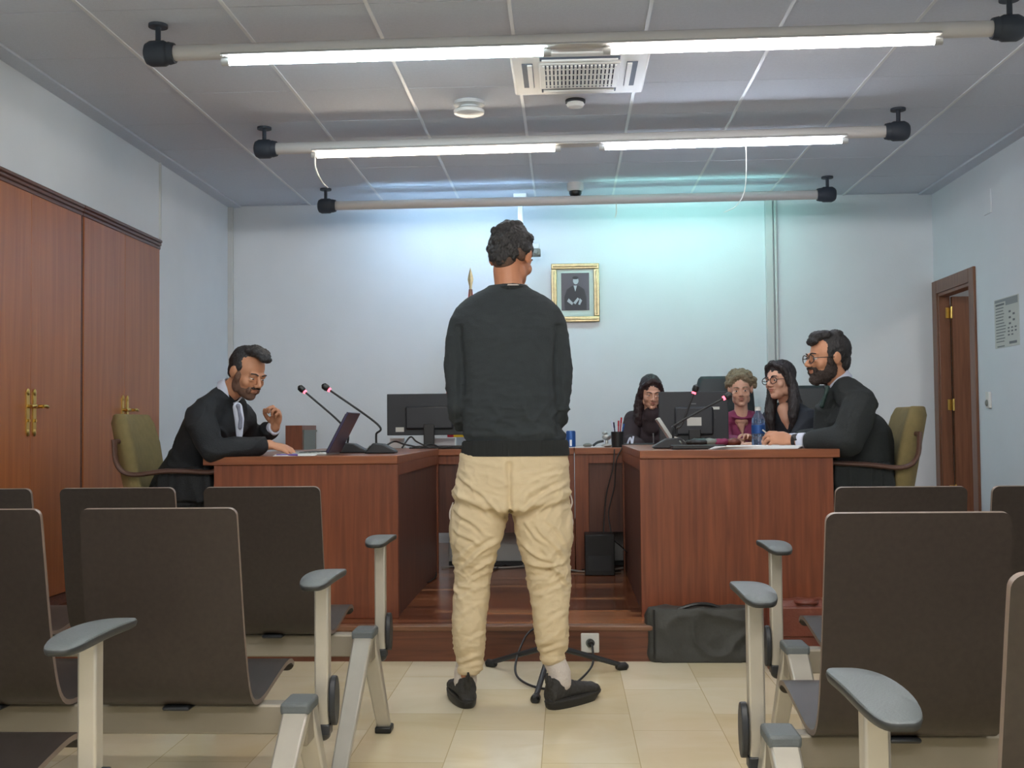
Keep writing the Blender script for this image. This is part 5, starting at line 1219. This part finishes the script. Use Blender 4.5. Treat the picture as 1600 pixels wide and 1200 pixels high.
t = thing('water_bottle', 'clear bluish plastic water bottle with a white cap on the right desk', 'bottle', (q.x, 6.15, DTR))
lathe(bm, [(.0, .0), (.032, 0), (.036, .01), (.036, .05), (.034, .055), (.036, .06), (.036, .12), (.034, .125), (.036, .13), (.034, .15), (.014, .185), (.013, .195), (0, .195)], (q.x, 6.15, DTR), 28); obj('bottle_body', bm, 'glass', t)
bm = new(); lathe(bm, [(0, .192), (.017, .192), (.017, .212), (0, .213)], (q.x, 6.15, DTR)); obj('cap', bm, 'white', t)
bm = new(); lathe(bm, [(.0365, .07), (.0375, .07), (.0375, .115), (.0365, .115)], (q.x, 6.15, DTR), 28); obj('bottle_label', bm, 'blue', t)
bm = new(); q = at(1204, 690, 6.05); tube(bm, [V((q.x - .05, 6.0, DTR + .09)), V((q.x + .02, 5.98, DTR + .03))], .004, 8); 
tag(obj('pen', bm, 'white', origin=q), 'white pen held between the fingers of the bearded lawyer', 'pen')
# flag on its pole behind the man
fp = at(735, 420, 8.6)
t = thing('flag_pole', 'flag pole with a gilt spear tip behind the left shoulder of the standing man', 'flag', (fp.x, 8.6, PZ))
bm = new(); zt_ = at(735, 452, 8.6).z; cyl(bm, (fp.x, 8.6, PZ + .02), (fp.x, 8.6, zt_), .013); obj('pole', bm, 'doorw', t)
bm = new(); lathe(bm, [(0, PZ), (.16, PZ), (.16, PZ + .02), (.05, PZ + .04), (.03, PZ + .1), (0, PZ + .1)], (fp.x, 8.6, 0)); obj('base', bm, 'gold', t)
bm = new(); H_ = at(735, 418, 8.6).z; rings(bm, [[V((fp.x + w * math.cos(q), 8.6 + .3 * w * math.sin(q), z)) for q in [PI / 2 * k for k in range(4)]] for w, z in ((.006, zt_), (.012, zt_ + .01), (.010, zt_ + .02), (.022, zt_ + (H_ - zt_) * .45), (.018, zt_ + (H_ - zt_) * .6), (.001, H_))]); obj('spear_tip', bm, 'gold', t, smooth=False)
bm = new(); rs = []
zs = [zt_ - .0, zt_ - .05, zt_ - .12, zt_ - .3, zt_ - .6, zt_ - .85, at(718, 683, 8.6).z]
for i, z in enumerate(zs):
    w = [.012, .016, .022, .05, .10, .13, .12][i]; cxo = fp.x - [0, 0, .004, .02, .05, .055, .05][i]
    rs.append([V((cxo + w * (1 + .18 * math.sin(5 * a)) * math.cos(a), 8.6 + .35 * w * (1 + .5 * math.sin(4 * a + i * .2)) * math.sin(a), z)) for a in [2 * PI * k / 48 for k in range(48)]])
vv = rings(bm, rs)
for f in bm.faces:
    c = f.calc_center_median(); u = (c.x - fp.x + .16) / .32
    f.material_index = 1 if (c.z < zt_ - .12 and .10 < (c.x - (fp.x - .05) + .12) / .24 < .55) else 0
obj('flag_cloth', bm, ['redflag', 'yelflag'], t, ang=80)
# microphone stand behind the man, its cable and plug
mb = V((at(862, 1010, 4.86).x, 4.86, 0))
t = thing('microphone_stand', 'black floor microphone stand in front of the standing man, legs spread behind his shoes', 'microphone stand', mb)
bm = new(); cyl(bm, mb + V((0, 0, .08)), mb + V((0, 0, .98)), .011); obj('pole', bm, 'dark', t)
bm = new(); cyl(bm, mb + V((0, 0, .10)), mb + V((0, 0, .17)), .026); obj('hub', bm, 'dark', t)
for q in (atz(763, 1036, .014), atz(977, 1041, .014), V((at(836, 1083, 4.42).x, 4.42, .014))):
    e = V((q.x, q.y, .014)); bm = new(); tube(bm, [mb + V((0, 0, .135)), mb.lerp(e, .6) + V((0, 0, .055)), e], [.013, .012, .011], 10); lg = obj('leg', bm, 'dark', t)
    dd = (e - mb).normalized(); bm = new(); tube(bm, [e - dd * .045 + V((0, 0, .004)), e - dd * .03 + V((0, 0, .003)), e, e + dd * .012], [.012, .018, .019, .01], 12); obj('rubber_foot', bm, 'black', lg)
hd_ = mb + V((.0, .0, .98)); bm = new(); tube(bm, [hd_, hd_ + V((0, -.05, .06))], .012, 10); ell(bm, hd_ + V((0, -.07, .085)), (.024, .024, .03)); obj('microphone', bm, 'black', t)
pts = [sock, sock + V((.005, -.05, -.01)), V((sock.x + .0, 4.98, .03)), V((at(905, 1046, 4.7).x, 4.78, .008)), V((at(880, 1056, 4.62).x, 4.62, .008)), V((at(836, 1056, 4.66).x, 4.66, .008)), V((at(808, 1046, 4.8).x, 4.8, .02)), V((at(807, 1030, 4.95).x, 4.95, .06)), V((at(822, 1000, 5.08).x, 5.06, .14)), V((at(840, 975, 5.18).x, 5.175, .165)), V((at(850, 960, 5.4).x, 5.4, PZ + .008))]
o = wire(pts, .005, 'black power cable looping from the riser socket around the microphone stand', 'cable', 70)
bm = new(); cyl(bm, sock + V((0, .018, 0)), sock + V((0, -.012, 0)), .017, .012); pl = obj('plug', bm, 'black', o)
# bags
a, b = atz(1012, 1036, 0), atz(1178, 1040, 0)
bm = new()
x0, x1 = a.x, b.x + .02; ya = (a.y + b.y) / 2 + .02; ztp = at(1100, 952, ya).z
def bagbody(bm):
    rs = []
    for z, k, dx in ((0, .96, 0), (.03, 1.0, 0), (ztp * .5, 1.0, -.005), (ztp * .85, .97, -.008), (ztp, .95, -.004)):
        r = []
        dpt = .15 * (1 - .35 * z / ztp)
        for kk in range(40):
            t_ = 2 * PI * kk / 40; c, s = math.cos(t_), math.sin(t_)
            r.append(V(((x0 + x1) / 2 + dx + (x1 - x0) / 2 * k * (abs(c) ** .25) * (1 if c > 0 else -1), ya + .08 + dpt * .5 * (abs(s) ** .45) * (1 if s > 0 else -1), z)))
        rs.append(r)
    rings(bm, rs)
t = thing('briefcase_bag', 'floppy black document bag on the floor against the wooden podium', 'bag', ((x0 + x1) / 2, ya + .08, 0))
bm = new(); bagbody(bm); o = obj('bag_body', bm, 'bag', t)
fuse(o, .008, 2, lambda c, n: ridged(6, .012, 5.5, (1, 1, 1.2))(c, n) * min(1, max(0, c.z / .06)))
bm = new(); tube(bm, bez([V((at(1060, 952, ya).x, ya + .05, ztp - .01)), V((at(1085, 947, ya).x, ya + .05, ztp + .012)), V((at(1110, 946, ya).x, ya + .06, ztp + .012)), V((at(1132, 950, ya).x, ya + .06, ztp - .01))], 20), .009, 8); obj('handle', bm, 'black', t)
bm = new(); tube(bm, [V((at(1022, 955, ya).x, ya - .0, z)) for z in (ztp, ztp * .6, ztp * .2, .02)], .004, 6); obj('seam', bm, 'black', t)
# brown bag
a = atz(1203, 1036, 0); ya = 4.98
x0, x1 = at(1200, 1000, ya).x, at(1330, 1000, ya).x; ztp = at(1240, 940, ya).z
t = thing('leather_bag', 'reddish brown leather bag on the floor partly hidden by the right bench', 'bag', ((x0 + x1) / 2, ya + .08, 0))
def bb(bm):
    rs = []
    for z, k, dp in ((0, .97, .085), (.02, 1, .09), (ztp * .6, .99, .085), (ztp * .9, .95, .06), (ztp, .88, .03)):
        rs.append([V(((x0 + x1) / 2 + (x1 - x0) / 2 * k * (abs(math.cos(q)) ** .35) * (1 if math.cos(q) > 0 else -1), ya + .09 + dp * (abs(math.sin(q)) ** .5) * (1 if math.sin(q) > 0 else -1), z)) for q in [2 * PI * kk / 36 for kk in range(36)]])
    rings(bm, rs)
bm = new(); bb(bm); o = obj('bag_body', bm, 'bagbrown', t); fuse(o, .008, 3, ridged(8, .006, 8))
bm = new(); box(bm, (x0 + .03, ya - .006, ztp * .5), (x1 - .03, ya + .01, ztp * .92)); obj('flap', bm, 'bagbrown', t, bevel=.005)
bm = new(); q = at(1209, 948, ya); ell(bm, (q.x + .01, ya - .012, q.z), (.012, .006, .014)); obj('buckle', bm, 'brass', t)
bm = new(); tube(bm, bez([V((x0 + .12, ya + .08, ztp - .01)), V((x0 + .15, ya + .03, ztp - .01)), V((x1 - .15, ya + .03, ztp - .01)), V((x1 - .12, ya + .08, ztp - .01))], 20), .01, 8); obj('handle', bm, 'bagbrown', t)
# computer tower and cables beneath the back desk
a, b = at(913, 833, 7.1), at(959, 888, 7.1)
t = thing('computer_tower', 'black computer tower standing under the right part of the back desk', 'computer', ((a.x + b.x) / 2, 7.2, PZ))
bm = new(); box(bm, (a.x, 6.93, PZ), (b.x, 7.13, at(930, 834, 7.0).z)); obj('case', bm, 'black', t, bevel=.005)
bm = new(); box(bm, (a.x + .02, 6.925, PZ + .03), (b.x - .02, 6.931, PZ + .12)); obj('front_panel', bm, 'dark', t)
fl = PZ + .008
def fw_(pts, r, lb, m='cable', g=None):
    return wire([V((atz(x, y, fl).x, atz(x, y, fl).y, fl + (0 if len(q) < 1 else q[0]))) for x, y, *q in pts], r, lb, m, 50, group=g)
fw_([(632, 897), (640, 909), (668, 910), (682, 897), (668, 886), (645, 887), (634, 893)], .0045, 'black cable loop lying on the podium inside the left desk wing')
fw_([(690, 886), (740, 884), (780, 887), (840, 884), (880, 889), (915, 893), (955, 890), (975, 887)], .006, 'thick grey cable running along the floor under the back desk', 'cablew')
fw_([(770, 890), (800, 880), (830, 884), (860, 893), (900, 889), (935, 895), (970, 892)], .005, 'black cable winding along the floor before the computer tower')
fw_([(768, 882), (790, 874), (812, 880), (832, 890)], .006, 'pale grey cable coil under the back desk between the legs of the man', 'cablew')
wire([at(960, 702, 7.12), at(958, 730, 7.11), at(948, 770, 7.11), at(944, 810, 7.1), at(943, 834, 7.06)], .004, 'thin black cable hanging from the back desk down to the computer tower', 'cable')
wire([at(972, 700, 7.11), at(963, 720, 7.1), at(960, 760, 7.11), at(951, 800, 7.1), at(955, 833, 7.06)], .004, 'second thin dark cable hanging beside the first above the computer tower', 'cable')
wire([at(960, 845, 7.05), at(975, 858, 6.9), at(990, 876, 6.7), V((at(1000, 884, 6.5).x - .02, 6.5, fl))], .004, 'dark cable sagging from the tower toward the right desk wing', 'cable')
# office chair caster base seen between the legs of the man
exec_chair('dark office chair behind the back desk, wheels seen between the legs of the standing man', (at(800, 700, 7.95).x, 8.25, PZ), -PI / 2, h=.78)

# ================================================================ world and colour
w = bpy.data.worlds.new('world'); scene.world = w; w.use_nodes = True
w.node_tree.nodes['Background'].inputs[0].default_value = (.9, .95, 1, 1); w.node_tree.nodes['Background'].inputs[1].default_value = .02
vs = scene.view_settings
vs.view_transform = 'Standard'; vs.look = 'None'; vs.gamma = 1; vs.use_curve_mapping = False
vs.exposure = EXPO
scene.display_settings.display_device = 'sRGB'
for o in [o for o in COL.objects if o.type == 'MESH']:
    pass
